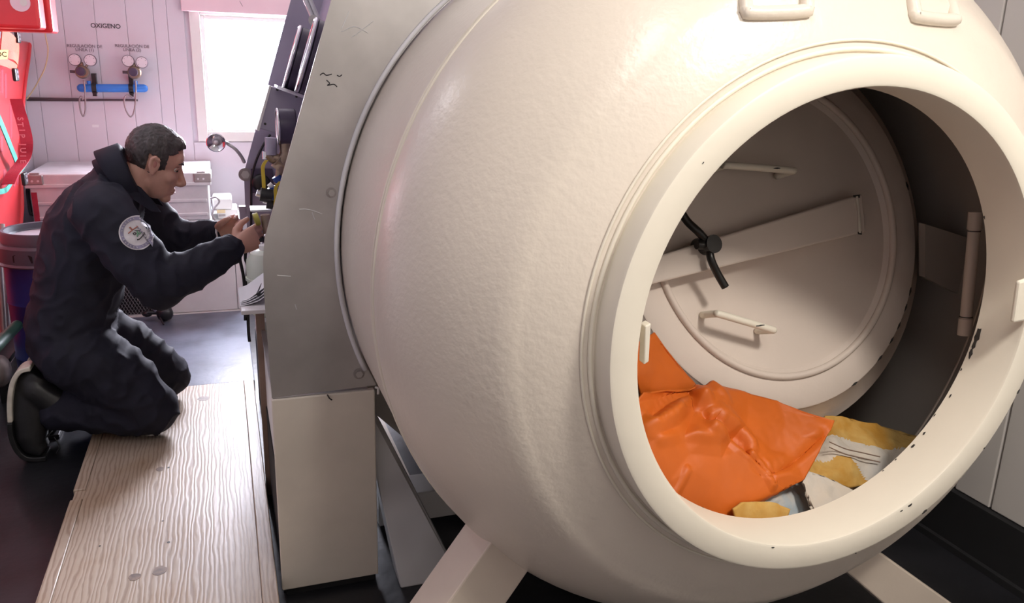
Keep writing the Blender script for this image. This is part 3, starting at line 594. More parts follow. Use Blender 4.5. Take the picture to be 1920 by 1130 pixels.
def regulator(px, py, gl, gr, label, loop):
    c = atY(px, py, 4.86); t = thing('oxygen_regulator', label, 'regulator', c, None)
    bd = obj('regulator_body', lathe(B(), c+Vector((0, .02, 0)), (0, -1, 0), [(0, -.02), (.024, -.02), (.034, 0), (.034, .018), (.028, .026), (0, .026)], 32), 'brass', t, smooth='angle')
    obj('adjusting_knob', lathe(B(), c+Vector((-.004, -.004, .003)), (0, -1, 0), [(.0, 0), (.021, 0), (.023, .004), (.021, .032), (0, .034)], 20), 'purple', t, smooth='angle')
    obj('side_inlet', cyl(B(), c+Vector((-.03, .015, .0)), c+Vector((-.058, .015, .001)), .0075), 'pipe', t)
    obj('top_nut', cyl(B(), c+Vector((.0, .015, .03)), c+Vector((.0, .015, .05)), .010, .006, 6), 'brass', t)
    for i, (gx, gy) in enumerate((gl, gr)):
        gc = atY(gx, gy, 4.86); R = .030
        g = obj('dial_gauge', lathe(B(), gc, (0, -1, 0), [(0, -.022), (R*.9, -.022), (R, -.018), (R, .0), (R*.93, .003), (R*.90, .0), (0, 0)], 32), 'dialrim', t, smooth='angle')
        obj('dial_face', cyl(B(), gc, gc+Vector((0, -.0015, 0)), R*.90), 'dial', g)
        n = Vector((.4, 0, .9)).normalized() if i == 0 else Vector((-.45, 0, .9)).normalized()
        obj('needle', box(B(), -.001, .001, -.001, 0, -.014, .016), 'ink', g).data.transform(Matrix.Translation(gc+Vector((0, -.0018, 0))-OFF[g.name]+OFF[g.name]) @ Matrix.Rotation(math.atan2(n.x, n.z), 4, 'Y'))
        obj('gauge_stem', cyl(B(), gc+Vector((0, -.0, 0))+(c-gc)*.2+Vector((0, .014, 0)), c+(gc-c)*.35+Vector((0, .014, 0)), .006, n=10), 'brass', t)
        for k in range(5):
            a = math.radians(210-60*k); q = gc+Vector((math.cos(a), 0, math.sin(a)))*R*.68
            obj('dial_mark', box(B(), q.x-.0015, q.x+.0015, gc.y-.0022, gc.y-.0015, q.z-.0015, q.z+.0015), 'inkg', g)
    obj('pigtail_loop', tube(B(), [atY(*p, 4.85) for p in loop], .0042, 10), 'hose', t, smooth=True)
regulator(154, 135, (140, 112), (169, 113), 'brass oxygen regulator with two dials on the manifold end nearer the yellow wire', ((157, 150), (159, 165), (160, 190), (160, 208), (156, 218), (151, 207), (149, 192), (150, 183), (153, 181), (155, 188)))
regulator(252, 136, (240, 114), (266, 117), 'brass oxygen regulator with two dials on the manifold end nearer the window', ((254, 152), (255, 165), (254, 190), (251, 210), (245, 219), (237, 208), (233, 192), (234, 182), (240, 178), (248, 182)))
tag(obj('wall_pipe', tube(B(), [atY(50, 184, 4.93), atY(100, 185, 4.93), atY(153, 186, 4.93)], .0055, 10), 'pipe', smooth=True), 'short brown pipe ending at the left pigtail loop', 'pipe')
tag(obj('wall_pipe', tube(B(), [atY(50, 187.5, 4.94), atY(150, 188, 4.94), atY(200, 187.5, 4.94), atY(258, 188, 4.94)], .0055, 10), 'pipe', smooth=True), 'long brown pipe running beneath the blue manifold', 'pipe')
tag(text('OXIGENO', .031, atY(198.5, 52.5, YB-.001), 'ink', name='oxygen_lettering'), 'black wall lettering reading OXIGENO', 'lettering')
def wall_sign(cx, n, lab):
    t = text('REGULACIÓN DE', .0215, atY(cx, 89, YB-.001), 'inkg', name='regulator_lettering'); tag(t, lab, 'lettering')
    a = bpy.data.objects[t.name]; p = atY(cx, 96, YB-.001)
    text('LINEA (%d)' % n, .0215, p, 'inkg', t, name='second_line')
wall_sign(159, 1, 'grey lettering REGULACIÓN DE LINEA (1) over the regulator nearer the yellow wire'); wall_sign(248, 2, 'grey lettering REGULACIÓN DE LINEA (2) over the regulator nearer the window')
c0 = atY(179, 236, YB); tag(obj('wall_tag', box(B(), c0.x-.016, c0.x+.016, YB-.002, YB, c0.z-.007, c0.z+.007), 'paper'), 'tiny white tag stuck on the back wall', 'tag')
tag(obj('yellow_wire', tube(B(), [atY(*p, 4.90) for p in ((83, 50), (86, 70), (90, 95), (85, 125), (72, 152), (60, 172), (50, 186))], .0032, 8), 'ycable', smooth=True), 'thin pale yellow wire hanging from the red case', 'wire')
# ------------------------------------------------------------------ left wall: red case, spine board with straps
rc0 = atY(78, 55, 3.9)
rc = thing('red_case', 'red plastic equipment case with a round white emblem, mounted on the left wall', 'case', (-.8, 4.0, rc0.z))
obj('case_front', box(B(), XL+.002, rc0.x, 3.9, 4.02, rc0.z, rc0.z+.32), 'red', rc, bevel=.014, bseg=3)
obj('case_back', box(B(), XL+.002, rc0.x+.022, 4.025, 4.16, rc0.z-.008, rc0.z+.32), 'red', rc, bevel=.012, bseg=3)
em = atY(38, 4, 3.9); emb = obj('round_emblem', cyl(B(), (em.x, 3.9, em.z), (em.x, 3.897, em.z), .036), 'blind', rc)
obj('emblem_hole', cyl(B(), (em.x+.012, 3.8965, em.z-.002), (em.x+.012, 3.8955, em.z-.002), .013), 'wallr', emb)
c0 = atY(75, 0, 4.08); obj('grey_flap', prism(B(), [atY(*p, 4.1) for p in ((76, -8), (88, -6), (99, 16), (76, 11))], (0, .06, 0)), 'alucorner', rc)
sbx = XL+.05
sb = thing('spine_board', 'red plastic spine board with slots leaning on the left wall', 'spine board', (sbx, 4.1, .05))
def bp(px, py, x=sbx): return atX(px, py, x)
edge = [bp(*p) for p in ((54, 68), (52, 112), (44, 170), (40, 230), (36, 300), (40, 380), (37, 440), (37, 578))]
edge[0].z = min(edge[0].z, rc0.z-.03); lft = [Vector((sbx, 2.9, edge[-1].z)), Vector((sbx, 2.9, edge[0].z))]
obj('board', prism(B(), edge+lft, (-.035, 0, 0)), 'red', sb, bevel=.008)
obj('edge_rim', tube(B(), edge, .012, 10), 'red', sb, smooth=True)
for q in (((4, 130), (4, 175)), ((10, 138), (11, 184)), ((20, 195), (21, 260)), ((8, 318), (9, 350)), ((26, 322), (27, 350)), ((34, 318), (33, 346)), ((3, 255), (3, 285))):
    a, b = bp(*q[0]), bp(*q[1]); obj('slot', prism(B(), [a+Vector((.001, -.02, 0)), a+Vector((.001, .02, 0)), b+Vector((.001, .02, 0)), b+Vector((.001, -.02, 0))], (-.003, 0, 0)), 'redstrap', sb, bevel=.001)  # slots are darker red patches with the recess shade in their colour
sx = sbx+.03
def strap(nm, lab, pts, wd, m, side, x=sx):
    return tag(obj(nm, ribbon(B(), [atX(px, py, x+(dx if len(q) else 0)) for px, py, dx, *q in [(*p, 1) for p in pts]], wd, side, .004), m), lab, 'strap')
s1 = strap('orange_strap', 'wide orange webbing strap hanging over the top of the spine board', ((2, 76, .02), (12, 76, .03), (24, 84, .04), (33, 98, .04), (34, 112, .03)), .080, 'orangestrap', (.15, .25, 1))
s2 = strap('looped_strap', 'orange looped strap with a yellow lettered tag on the spine board', ((-8, 104, .02), (8, 102, .04), (24, 104, .06), (33, 114, .06), (27, 124, .05), (12, 118, .04), (-6, 112, .03)), .034, 'orangestrap', (.2, .15, 1))
obj('yellow_tag', ribbon(B(), [atX(px, py, sx+.064) for px, py in ((-8, 103), (4, 102), (14, 102))], .038, (.2, .15, 1), .004), 'yellowstrap', s2)
p_ = atX(3, 106, sx+.075); text('OC', .026, p_, 'ink', s2, 'strap_lettering', rot=(PI/2, 0, PI/6))
s3 = strap('green_strap', 'bright green webbing strap crossing the spine board', ((-6, 212, .02), (8, 245, .03), (20, 275, .03), (30, 300, .03), (33, 312, .02)), .040, 'green', (.1, .4, 1), x=sx-.022)
s4 = strap('red_strap', 'dark red printed webbing strap hanging in a bow on the spine board', ((30, 186, .02), (36, 208, .04), (44, 235, .06), (50, 265, .07), (48, 290, .06), (40, 306, .05), (24, 326, .04), (15, 345, .03)), .046, 'redstrap', (1, .3, 0), x=sx+.035)
for i, ch in enumerate('STIPJUIE'):
    py = 222+i*10.5+(6 if i > 3 else 0); q_ = atX(36+(i > 1)*3+(i > 3)*2, py, sx+.080+.004*min(i, 4)); text(ch, .030, q_+Vector((0, -.03, 0)), 'pinkprint', s4, 'strap_letter', rot=(PI/2, PI/2, 0))
s5 = strap('green_webbing_tail', 'narrow green webbing tail tied around the lower spine board', ((-8, 360, .03), (6, 358, .04), (15, 352, .05), (28, 330, .05), (44, 312, .05), (52, 290, .05), (53, 265, .04)), .022, 'green', (0, 0, 1), x=sx-.036)
for nm, lab, p, sz in (('black_buckle', 'black buckle hanging below the yellow looped strap', (29, 140), .05), ('black_buckle', 'black buckle at the end of the green strap', (46, 335), .05), ('black_buckle', 'black buckle behind the wide orange strap', (33, 70), .045)):
    c0 = atX(*p, sx+.05); t = thing(nm, lab, 'buckle', c0)
    obj('buckle_frame', box(B(), c0.x-.008, c0.x+.008, c0.y-sz*.6, c0.y+sz*.6, c0.z-sz*.55, c0.z+sz*.55), 'black', t, bevel=.006)
    for dz in (-.25, .12): obj('buckle_slot', box(B(), c0.x+.0075, c0.x+.0095, c0.y-sz*.35, c0.y+sz*.35, c0.z+sz*dz, c0.z+sz*(dz+.2)), 'dialrim', t)
rk = thing('stretcher_frame', 'dark metal frame with upright tubes standing by the left wall', 'frame', (-.9, 3.2, 0))
for p0, p1, r_ in (((3, 420), (14, 620), .012), ((9, 430), (20, 600), .010), ((-2, 480), (8, 640), .012)):
    obj('upright_tube', cyl(B(), atX(*p0, -.872), atX(*p1, -.872), r_, n=14), 'alucorner', rk, smooth='angle')
obj('foot_plate', box(B(), -.898, -.846, 3.45, 4.05, .15, .17), 'black', rk)
obj('stand_leg', box(B(), -.885, -.855, 3.45, 3.49, 0, .15), 'black', rk); obj('stand_leg', box(B(), -.885, -.855, 4.0, 4.04, 0, .15), 'black', rk)
tag(obj('green_tube', tube(B(), [atX(-20, 665, -.745), atX(0, 642, -.745), atX(18, 624, -.75), atX(32, 610, -.755)], .020, 12), 'greentube', smooth=True), 'dark green tube lying beside the metal frame', 'tube')
tag(obj('grey_bundle', sphere(B(), atX(0, 695, -.80), .045, 3, (.8, 1.2, 1.3)), 'alucorner', smooth=True), 'grey fabric bundle by the left wall', 'bundle')

# ------------------------------------------------------------------ things inside the chamber: orange bag and towels
def facets(name, pts, m, label, cat, bumpamp, smooth=True, parent=None, th=.004, sub=3, group=None, folds=()):
    # pts: (px, py, Y) measured corners and creases; triangulated, subdivided, gently rumpled
    V2 = [Vector((p[0], -p[1])) for p in pts]; r = delaunay_2d_cdt(V2, [], [], 0, 1e-4)
    bm = B(); vs = [bm.verts.new(atY(*p)) for p in pts]
    for f in r[2]: bm.faces.new([vs[i] for i in f])
    for v in list(bm.verts):
        if not v.link_faces: bm.verts.remove(v)
    for k in range(sub):
        bmesh.ops.subdivide_edges(bm, edges=bm.edges[:], cuts=1, use_grid_fill=True)
        if k > 0: bmesh.ops.smooth_vert(bm, verts=[v for v in bm.verts if not v.is_boundary], factor=.22, use_axis_x=True, use_axis_y=True, use_axis_z=True)
    for v in bm.verts: v.co += Vector((0, -.3, 1))*bumpamp*(noise.noise(v.co*22)+.4*noise.noise(v.co*60))
    # creases: ridges (+) and valleys (-) along lines lying on the cloth
    for line, wd, amp in folds:
        L3 = spline([atY(*p) for p in line], 5)
        for v in bm.verts:
            best = 9
            for a, b in zip(L3, L3[1:]):
                ab = b-a; t = max(0, min(1, (v.co-a).dot(ab)/ab.length_squared)); e = v.co-(a+ab*t); e.y *= .45; best = min(best, e.length)
            if best < wd: v.co += Vector((0, -.45, .9))*amp*(1-best/wd)**1.3
    bmesh.ops.triangulate(bm, faces=bm.faces[:])
    o = obj(name, bm, m, parent, smooth=True)
    s = o.modifiers.new('thick', 'SOLIDIFY'); s.thickness = th; s.offset = -1 if True else 1
    if cat: tag(o, label, cat, group)
    return o
# outline runs on below the ring's lip so the bag really lies on the bunk
bag = [(1185, 760, 1.30), (1205, 735, 1.33), (1240, 742, 1.37), (1290, 727, 1.42), (1335, 722, 1.44), (1350, 730, 1.40), (1400, 737, 1.43), (1455, 752, 1.43), (1466, 770, 1.41), (1520, 780, 1.38), (1563, 790, 1.35),
 (1550, 820, 1.315), (1506, 898, 1.25), (1470, 915, 1.235), (1442, 905, 1.225), (1443, 925, 1.215), (1372, 950, 1.19), (1330, 990, 1.18), (1260, 960, 1.18), (1210, 880, 1.20), (1190, 820, 1.24),
 (1232, 800, 1.245), (1262, 770, 1.29), (1320, 742, 1.36), (1300, 775, 1.345), (1232, 818, 1.225), (1280, 822, 1.265), (1333, 787, 1.30), (1338, 760, 1.335), (1370, 760, 1.36), (1395, 800, 1.345), (1401, 838, 1.275), (1372, 816, 1.315), (1345, 800, 1.265),
 (1420, 862, 1.265), (1444, 900, 1.235), (1400, 880, 1.235), (1445, 845, 1.315), (1485, 855, 1.295), (1450, 878, 1.245), (1500, 820, 1.335), (1535, 812, 1.325), (1470, 800, 1.37), (1350, 860, 1.245), (1300, 880, 1.215), (1350, 915, 1.205), (1410, 920, 1.21), (1256, 900, 1.20), (1290, 850, 1.245)]
bag = [(x, y, 1.19+(Y-1.19)*.66+((Y-1.19)-(Y-1.19))) for x, y, Y in bag]
facets('orange_bag', bag, 'orange', 'folded orange vinyl bag lying inside the open hatch', 'bag', .0022, sub=4, folds=(
 (((1215, 805, 1.22), (1262, 775, 1.26), (1322, 737, 1.31)), .020, .020), (((1225, 775, 1.25), (1262, 748, 1.29), (1300, 732, 1.33)), .016, -.014),
 (((1330, 785, 1.27), (1362, 802, 1.26), (1396, 836, 1.25)), .020, -.024), (((1345, 772, 1.29), (1380, 795, 1.28), (1412, 830, 1.26)), .020, .014),
 (((1335, 800, 1.25), (1395, 842, 1.24), (1425, 872, 1.23), (1443, 904, 1.22)), .017, .020), (((1405, 845, 1.24), (1432, 872, 1.23), (1447, 893, 1.22)), .013, -.018),
 (((1238, 824, 1.215), (1290, 818, 1.23), (1345, 815, 1.25)), .016, .009), (((1450, 880, 1.23), (1492, 862, 1.25), (1545, 812, 1.28)), .014, -.013),
 (((1335, 724, 1.35), (1352, 750, 1.32), (1332, 782, 1.28)), .018, .012), (((1290, 885, 1.20), (1275, 905, 1.20), (1262, 930, 1.19)), .012, .008)))
bag2 = [(1195, 640, 1.46), (1224, 625, 1.50), (1250, 665, 1.50), (1306, 724, 1.47), (1290, 760, 1.42), (1205, 770, 1.38), (1190, 700, 1.40), (1228, 690, 1.46), (1215, 730, 1.41)]
bag2 = [(x, y, Y-.112+max(0, y-700)*.0009) for x, y, Y in bag2]
facets('orange_sheet', bag2, 'orange', 'dark fold of orange sheet behind the orange bag beside the door rim', 'sheet', .003, sub=3)
tw = [(1500, 835, 1.40), (1545, 782, 1.44), (1575, 782, 1.43), (1600, 792, 1.42), (1640, 797, 1.41), (1690, 812, 1.39), (1735, 820, 1.36), (1720, 850, 1.30), (1660, 900, 1.24), (1590, 915, 1.22), (1520, 905, 1.22), (1500, 870, 1.27),
 (1562, 838, 1.31), (1600, 848, 1.30), (1645, 862, 1.28), (1580, 815, 1.38), (1630, 830, 1.345), (1680, 838, 1.34), (1545, 870, 1.285), (1575, 880, 1.25), (1625, 885, 1.255), (1560, 800, 1.415)]
tw = [(x, y, 1.243+(Y-1.22)*.68) for x, y, Y in tw]
def towel():
    o = facets('towel', tw, 'cloth_y', 'crumpled mustard and off white towel with a shirred seam', 'towel', .006, sub=3, th=.006)
    off = OFF[o.name]; me = o.data; me.materials.append(M['cloth_w'])
    for p in me.polygons:
        c = p.center+off; v = c-O0; cx = Vector((RX[0], RY[0], RZ[0])); cy = Vector((RX[1], RY[1], RZ[1])); cz = Vector((RX[2], RY[2], RZ[2]))
        # off-white band across the towel, and its left shoulder
        u = c.x-1.18; s = c.y
        k = noise.noise(c*9)*.03
        if abs((c.y-1.30)-(c.x-1.25)*-.12+k) < .028 or c.x+k < 1.165+.05*(c.y-1.3) and c.y > 1.29: p.material_index = 1
    seam = [(1555, 832), (1585, 845), (1615, 852), (1650, 860)]
    for dy in (-4, 6): obj('shirred_seam', tube(B(), [atY(px, py+dy, 1.284-(px-1555)*.0002) for px, py in seam], .0013, 6), 'brownwood', o, smooth=True)
towel()
tw2 = [(1405, 962, 1.18), (1428, 940, 1.195), (1450, 922, 1.215), (1480, 905, 1.26), (1520, 890, 1.27), (1570, 905, 1.25), (1620, 900, 1.24), (1600, 950, 1.20), (1500, 990, 1.18), (1400, 990, 1.175), (1462, 940, 1.205), (1500, 925, 1.235), (1550, 930, 1.225), (1420, 955, 1.19), (1480, 950, 1.20)]
tw2 = [(x, y, Y+.028) for x, y, Y in tw2]
facets('pale_towel', tw2, 'cloth_b', 'pale blue rumpled towel under the orange bag', 'towel', .006, sub=3, th=.006)
tw3 = [(1372, 952, 1.176), (1388, 942, 1.184), (1412, 940, 1.190), (1434, 948, 1.186), (1456, 944, 1.190), (1480, 954, 1.180), (1470, 985, 1.17), (1380, 985, 1.165), (1425, 955, 1.18)]
facets('mustard_cloth', tw3, 'cloth_y', 'small mustard cloth tucked at the lip of the hatch', 'cloth', .004, sub=3, th=.005)
tw4 = [(1503, 905, 1.232), (1512, 884, 1.255), (1530, 892, 1.245), (1560, 912, 1.225), (1610, 925, 1.205), (1560, 950, 1.185), (1532, 975, 1.178), (1520, 945, 1.20), (1522, 920, 1.222), (1545, 925, 1.208)]
tw4 = [(x, y, Y-.004) for x, y, Y in tw4]
facets('cream_cloth', tw4, 'cloth_w', 'cream cloth between the orange bag and the mustard towel', 'cloth', .004, sub=3, th=.005)
# ------------------------------------------------------------------ person kneeling at the console
from mathutils.bvhtree import BVHTree
per = thing('person', 'person in a navy coverall kneeling on the wooden platform working at the console', 'person', (-.45, 2.95, .06))
def ell_loft(bm, st, n=28):
    # st: (centre, u*ru, v*rv)
    rings = [[bm.verts.new(c+u*math.cos(2*PI*i/n)+v*math.sin(2*PI*i/n)) for i in range(n)] for c, u, v in st]
    for a, b in zip(rings, rings[1:]):
        for i in range(n): bm.faces.new((a[i], b[i], b[(i+1) % n], a[(i+1) % n]))
    bm.faces.new(rings[0][::-1]); bm.faces.new(rings[-1]); return bm
def limb(bm, pts, rad):
    for p, r in zip(pts, rad): sphere(bm, p, r*.985, 3)
    for (a, b), (r0, r1) in zip(zip(pts, pts[1:]), zip(rad, rad[1:])): cyl(bm, a, b, r0, r1, 28)
    return bm
V = Vector
SH_N, EL_N, WR_N = V((-.365, 2.765, .850)), V((-.212, 2.690, .640)), V((.012, 2.775, .722))
SH_F, EL_F, WR_F = V((-.325, 3.125, .870)), V((-.195, 3.150, .690)), V((-.035, 3.045, .722))
# head placement
HC = V((-.207, 2.95, .985)); HP = Matrix.Rotation(math.radians(20), 3, 'Y') @ Matrix.Rotation(math.radians(2), 3, 'Z')
def hd_(x, y, z): return HC + HP @ V((x, y, z))
def hand(bm, W, d, l, nside, curls, lens=(.070, .078, .073, .057), thumb=(.55, -.75, -.35)):
    d = V(d).normalized(); l = V(l); l = (l-d*l.dot(d)).normalized(); n = d.cross(l).normalized()
    if n.dot(V(nside)) < 0: n = -n
    ell_loft(bm, [(W-d*.03, l*.027, n*.022), (W+d*.005, l*.027, n*.020), (W+d*.04, l*.036, n*.019), (W+d*.075, l*.041, n*.016), (W+d*.092, l*.038, n*.012)])
    nails = []
    for k, (o, L) in enumerate(zip((-.0305, -.0105, .0100, .0290), lens)):
        p = W+d*(.084-.004*abs(k-1))+l*o; dirv = d.copy(); a = 0; pts = [p-d*.02]; rad = [.0095]
        segs = (.45, .31, .24); pts.append(p); rad.append(.0098)
        for s, c in zip(segs, curls[k]):
            a += math.radians(c); dirv = d*math.cos(a)-n*math.sin(a); p = p+dirv*L*s; pts.append(p); rad.append(.0092-.0009*len(pts)*.5)
        limb(bm, pts, rad)
        nails.append((pts[-1], dirv, (n*math.cos(a)+d*math.sin(a)), l))
    t0 = W+d*.022-l*.020-n*.008; td = (d*thumb[0]+l*thumb[1]+n*thumb[2]).normalized(); t1 = t0+td*.034
    td2 = (td*.6+d*.75).normalized(); t2 = t1+td2*.030; t3 = t2+(td2*.6+d*.6+l*.1).normalized()*.024
    limb(bm, [t0, t1, t2, t3], [.016, .0125, .0105, .0085])
    nails.append((t3, (t3-t2).normalized(), -l, n))
    return nails
def body():
    bm = B()
    # trunk core, neck, arms (all inside the coverall), then head and hands
    limb(bm, [V((-.50, 2.97, .36)), V((-.47, 2.96, .55)), V((-.40, 2.95, .78)), V((-.345, 2.95, .88))], [.10, .09, .10, .07])
    limb(bm, [V((-.345, 2.95, .88)), hd_(-.052, 0, -.10), hd_(-.030, 0, -.03)], [.062, .056, .056])
    limb(bm, [V((-.36, 2.86, .86)), SH_N, EL_N, WR_N], [.05, .05, .04, .027]); limb(bm, [V((-.35, 3.04, .86)), SH_F, EL_F, WR_F], [.05, .05, .04, .027])
    R3 = HP
    def E(c, r, sub=4): sphere(bm, hd_(*c), 1, sub, r, R3)
    E((-.012, 0, .030), (.086, .074, .086)); E((.016, 0, -.035), (.058, .062, .082)); E((.022, 0, -.078), (.044, .050, .034)); E((.052, 0, -.104), (.019, .024, .017))
    E((.058, 0, .034), (.018, .050, .030)); E((.063, 0, .020), (.013, .044, .008))
    for s in (-1, 1):
        E((.040, s*.040, -.030), (.026, .022, .022)); E((-.014, s*.040, -.062), (.032, .014, .026)); E((.080, s*.010, -.047), (.010, .008, .008))
        limb(bm, [hd_(-.012, s*.073, .002), hd_(-.020, s*.080, .016), hd_(-.010, s*.083, .026), hd_(.004, s*.080, .018)], [.006, .0055, .0055, .005])
        limb(bm, [hd_(-.020, s*.080, .016), hd_(-.019, s*.080, -.008), hd_(-.006, s*.075, -.030)], [.0055, .0055, .007])
        E((-.006, s*.073, -.002), (.016, .006, .026))
    limb(bm, [hd_(.066, 0, .014), hd_(.080, 0, -.014), hd_(.093, 0, -.040)], [.0075, .0085, .0115]); E((.084, 0, -.049), (.012, .010, .007))
    E((.064, 0, -.070), (.013, .024, .010)); E((.069, 0, -.073), (.008, .019, .0048)); E((.067, 0, -.083), (.008, .017, .0055))
    nails = hand(bm, WR_N, (.80, .26, .34), (.25, 0, -1), (0, -1, .2), ((28, 34, 20), (30, 36, 22), (34, 38, 22), (38, 40, 24)))
    nails += hand(bm, WR_F, (.74, -.44, .42), (.3, .1, -1), (-.2, 1, .3), ((22, 40, 22), (30, 44, 24), (36, 44, 24), (40, 44, 24)), thumb=(.75, -.35, -.6))
    o = obj('body', bm, 'skin', per, smooth=True); fuse(o, .0034, 5)
    off = OFF[per.name]
    for q, d, n, l in nails:
        b = B(); c = q+n*.0062+d*.001
        ell_loft(b, [(c-n*.002, d*.0055, l*.0045), (c, d*.0050, l*.0040), (c+n*.0006, d*.003, l*.0025)], 12)
        obj('fingernail', b, 'pinknail', o, smooth=True)
    # eyes, brows, mouth line
    for s in (-1, 1):
        e = obj('eye', sphere(B(), hd_(.0545, s*.030, .001), .0105, 3), 'eye', o, smooth=True)
        obj('iris', sphere(B(), hd_(.0625, s*.0325, -.002), .0048, 2), 'iris', e, smooth=True)
        obj('eyelid', ribbon(B(), [hd_(.060, s*.018, .003), hd_(.0665, s*.030, .0055), hd_(.0585, s*.043, .002)], .011, HP @ V((.4, 0, 1)), .002), 'skin', o, smooth=True)
        obj('eyebrow', tube(B(), [hd_(.077, s*.013, .020), hd_(.0745, s*.028, .026), hd_(.0625, s*.045, .022)], [.0022, .0034, .0015], 8), 'hair', o, smooth=True)
        obj('ear_hollow', sphere(B(), hd_(-.006, s*.0785, .002), .008, 2, (.8, .25, 1.4), HP), 'lip', o, smooth=True)
    obj('mouth_line', tube(B(), [hd_(.062, -.021, -.0775), hd_(.0755, -.010, -.0775), hd_(.0775, 0, -.078), hd_(.0755, .010, -.0775), hd_(.062, .021, -.0775)], .0012, 6), 'lip', o, smooth=True)
    return o
M['pinknail'] = mat('fingernail', (.66, .40, .34), .3, var=.04)
skin = body()
def hair():
    bm = B(); sphere(bm, (-.016, 0, .036), 1, 6, (.092, .0805, .089)); sphere(bm, (.030, 0, .075), 1, 5, (.040, .058, .034))
    o = obj('hair', bm, 'hair', per, smooth=True); fuse(o, .003, 2)
    b2 = B(); b2.from_mesh(o.data); off = OFF[per.name]
    for v in b2.verts: v.co += off
    def line(p):
        x, y = p.x, abs(p.y)
        if x > .028: return .050+(x-.028)*.55-.010*(y > .05)
        if x > .004: return -.022
        if x > -.030: return .030 if y > .055 else -.1
        return -.030-(-.030-x)*.55
    dele = [v for v in b2.verts if v.co.z < line(v.co)+.004*noise.noise(v.co*90)]
    bmesh.ops.delete(b2, geom=dele, context='VERTS')
    for v in b2.verts:
        r = V(v.co)-V((-.012, 0, .02)); k = .0030*noise.noise(V((v.co.x*45, v.co.y*45, v.co.z*20)))+.0018*noise.noise(v.co*130)
        v.co += r.normalized()*k
    for v in b2.verts: v.co = HC+HP @ v.co-off
    b2.to_mesh(o.data); b2.free()
    for p in o.data.polygons: p.use_smooth = True
    s = o.modifiers.new('t', 'SOLIDIFY'); s.thickness = .006; s.offset = -1
hair()
def folds(me):
    off = OFF[per.name]
    ns = [v.normal.copy() for v in me.vertices]
    for v, n in zip(me.vertices, ns):
        p = v.co+off
        q = V((p.x*9+p.z*5, p.y*7, p.z*10-p.x*4)); k = noise.noise(q)*.006
        rg = 1-abs(noise.noise(V((p.x*16-p.z*9, p.y*9+3, p.z*13+p.x*7)))); k += (rg**4)*.009-.004
        # creases bunch at elbow, waist, groin and behind the knee
        for c, r, amp, dr in ((EL_N, .14, .012, V((.75, .3, .35))), (EL_F, .13, .010, V((.75, -.4, .3))), (V((-.47, 2.95, .47)), .17, .012, V((.2, 0, 1))), (V((-.36, 2.87, .30)), .14, .013, V((1, 0, -.5))), (V((-.36, 3.12, .30)), .14, .013, V((1, 0, -.5))), (V((-.07, 2.74, .69)), .09, .009, V((1, .3, .3))), (V((-.1, 3.09, .71)), .08, .008, V((1, -.5, .2)))):
            w_ = max(0, 1-(p-c).length/r)
            if w_ > 0: k += amp*w_*math.sin((p-c).dot(dr.normalized())*95+3*noise.noise(p*11))*.6
        v.co += n*k
def coverall():
    bm = B(); up = V((.30, 0, .954)); fw = V((.954, 0, -.30)); sd = V((0, 1, 0))
    st = [((-.525, 2.985, .255), .10, .14), ((-.53, 2.985, .33), .138, .178), ((-.527, 2.98, .41), .143, .188), ((-.507, 2.975, .50), .132, .178), ((-.478, 2.965, .60), .135, .178), ((-.445, 2.955, .70), .142, .185), ((-.41, 2.95, .79), .140, .196), ((-.375, 2.95, .865), .118, .188), ((-.345, 2.95, .92), .085, .135), ((-.325, 2.95, .955), .068, .09)]
    ell_loft(bm, [(V(c), fw*a, sd*b) for c, a, b in st], 36)
    limb(bm, [V((-.37, 2.84, .865)), SH_N, SH_N.lerp(EL_N, .5)+V((-.004, -.006, 0)), EL_N+V((0, -.002, -.006)), EL_N.lerp(WR_N, .5)+V((0, 0, -.004)), WR_N-V((.012, .004, .004))], [.085, .092, .088, .080, .066, .050])
    limb(bm, [V((-.35, 3.05, .875)), SH_F, SH_F.lerp(EL_F, .5), EL_F, EL_F.lerp(WR_F, .5), WR_F-V((.014, -.008, 0))], [.085, .088, .080, .068, .056, .046])
    for hip, knee, ank in ((V((-.50, 2.885, .365)), V((-.285, 2.845, .155)), V((-.575, 2.905, .165))), (V((-.49, 3.085, .365)), V((-.262, 3.175, .155)), V((-.575, 3.10, .165)))):
        limb(bm, [hip, hip.lerp(knee, .5)+V((.01, 0, .012)), knee], [.125, .112, .090]); limb(bm, [knee, knee.lerp(ank, .5)+V((0, 0, .002)), ank], [.090, .084, .070])
    o = obj('coverall', bm, 'navy', per, smooth=True); fuse(o, .0075, 7, folds); return o
cov = coverall()
def bvh_of(o):
    off = OFF[per.name]; me = o.data; return BVHTree.FromPolygons([v.co+off for v in me.vertices], [tuple(p.vertices) for p in me.polygons])
BV = bvh_of(cov)
PC = atY(257, 438, 2.63)
pn = V((.10, -1, .10)).normalized(); pu = V((1, .1, 0)); pu = (pu-pn*pu.dot(pn)).normalized(); pv = pn.cross(pu); pv = pv if pv.z > 0 else -pv
def onp(a, b, lift):
    p = PC+pu*a+pv*b; h = BV.ray_cast(p+pn*.2, -pn); q = h[0]; nn = pn
    if q is None or (q-PC).dot(pn) < -.14:
        h = BV.find_nearest(p); q = h[0]; nn = h[1] if h[1].dot(pn) > 0 else pn
    return q+nn*lift
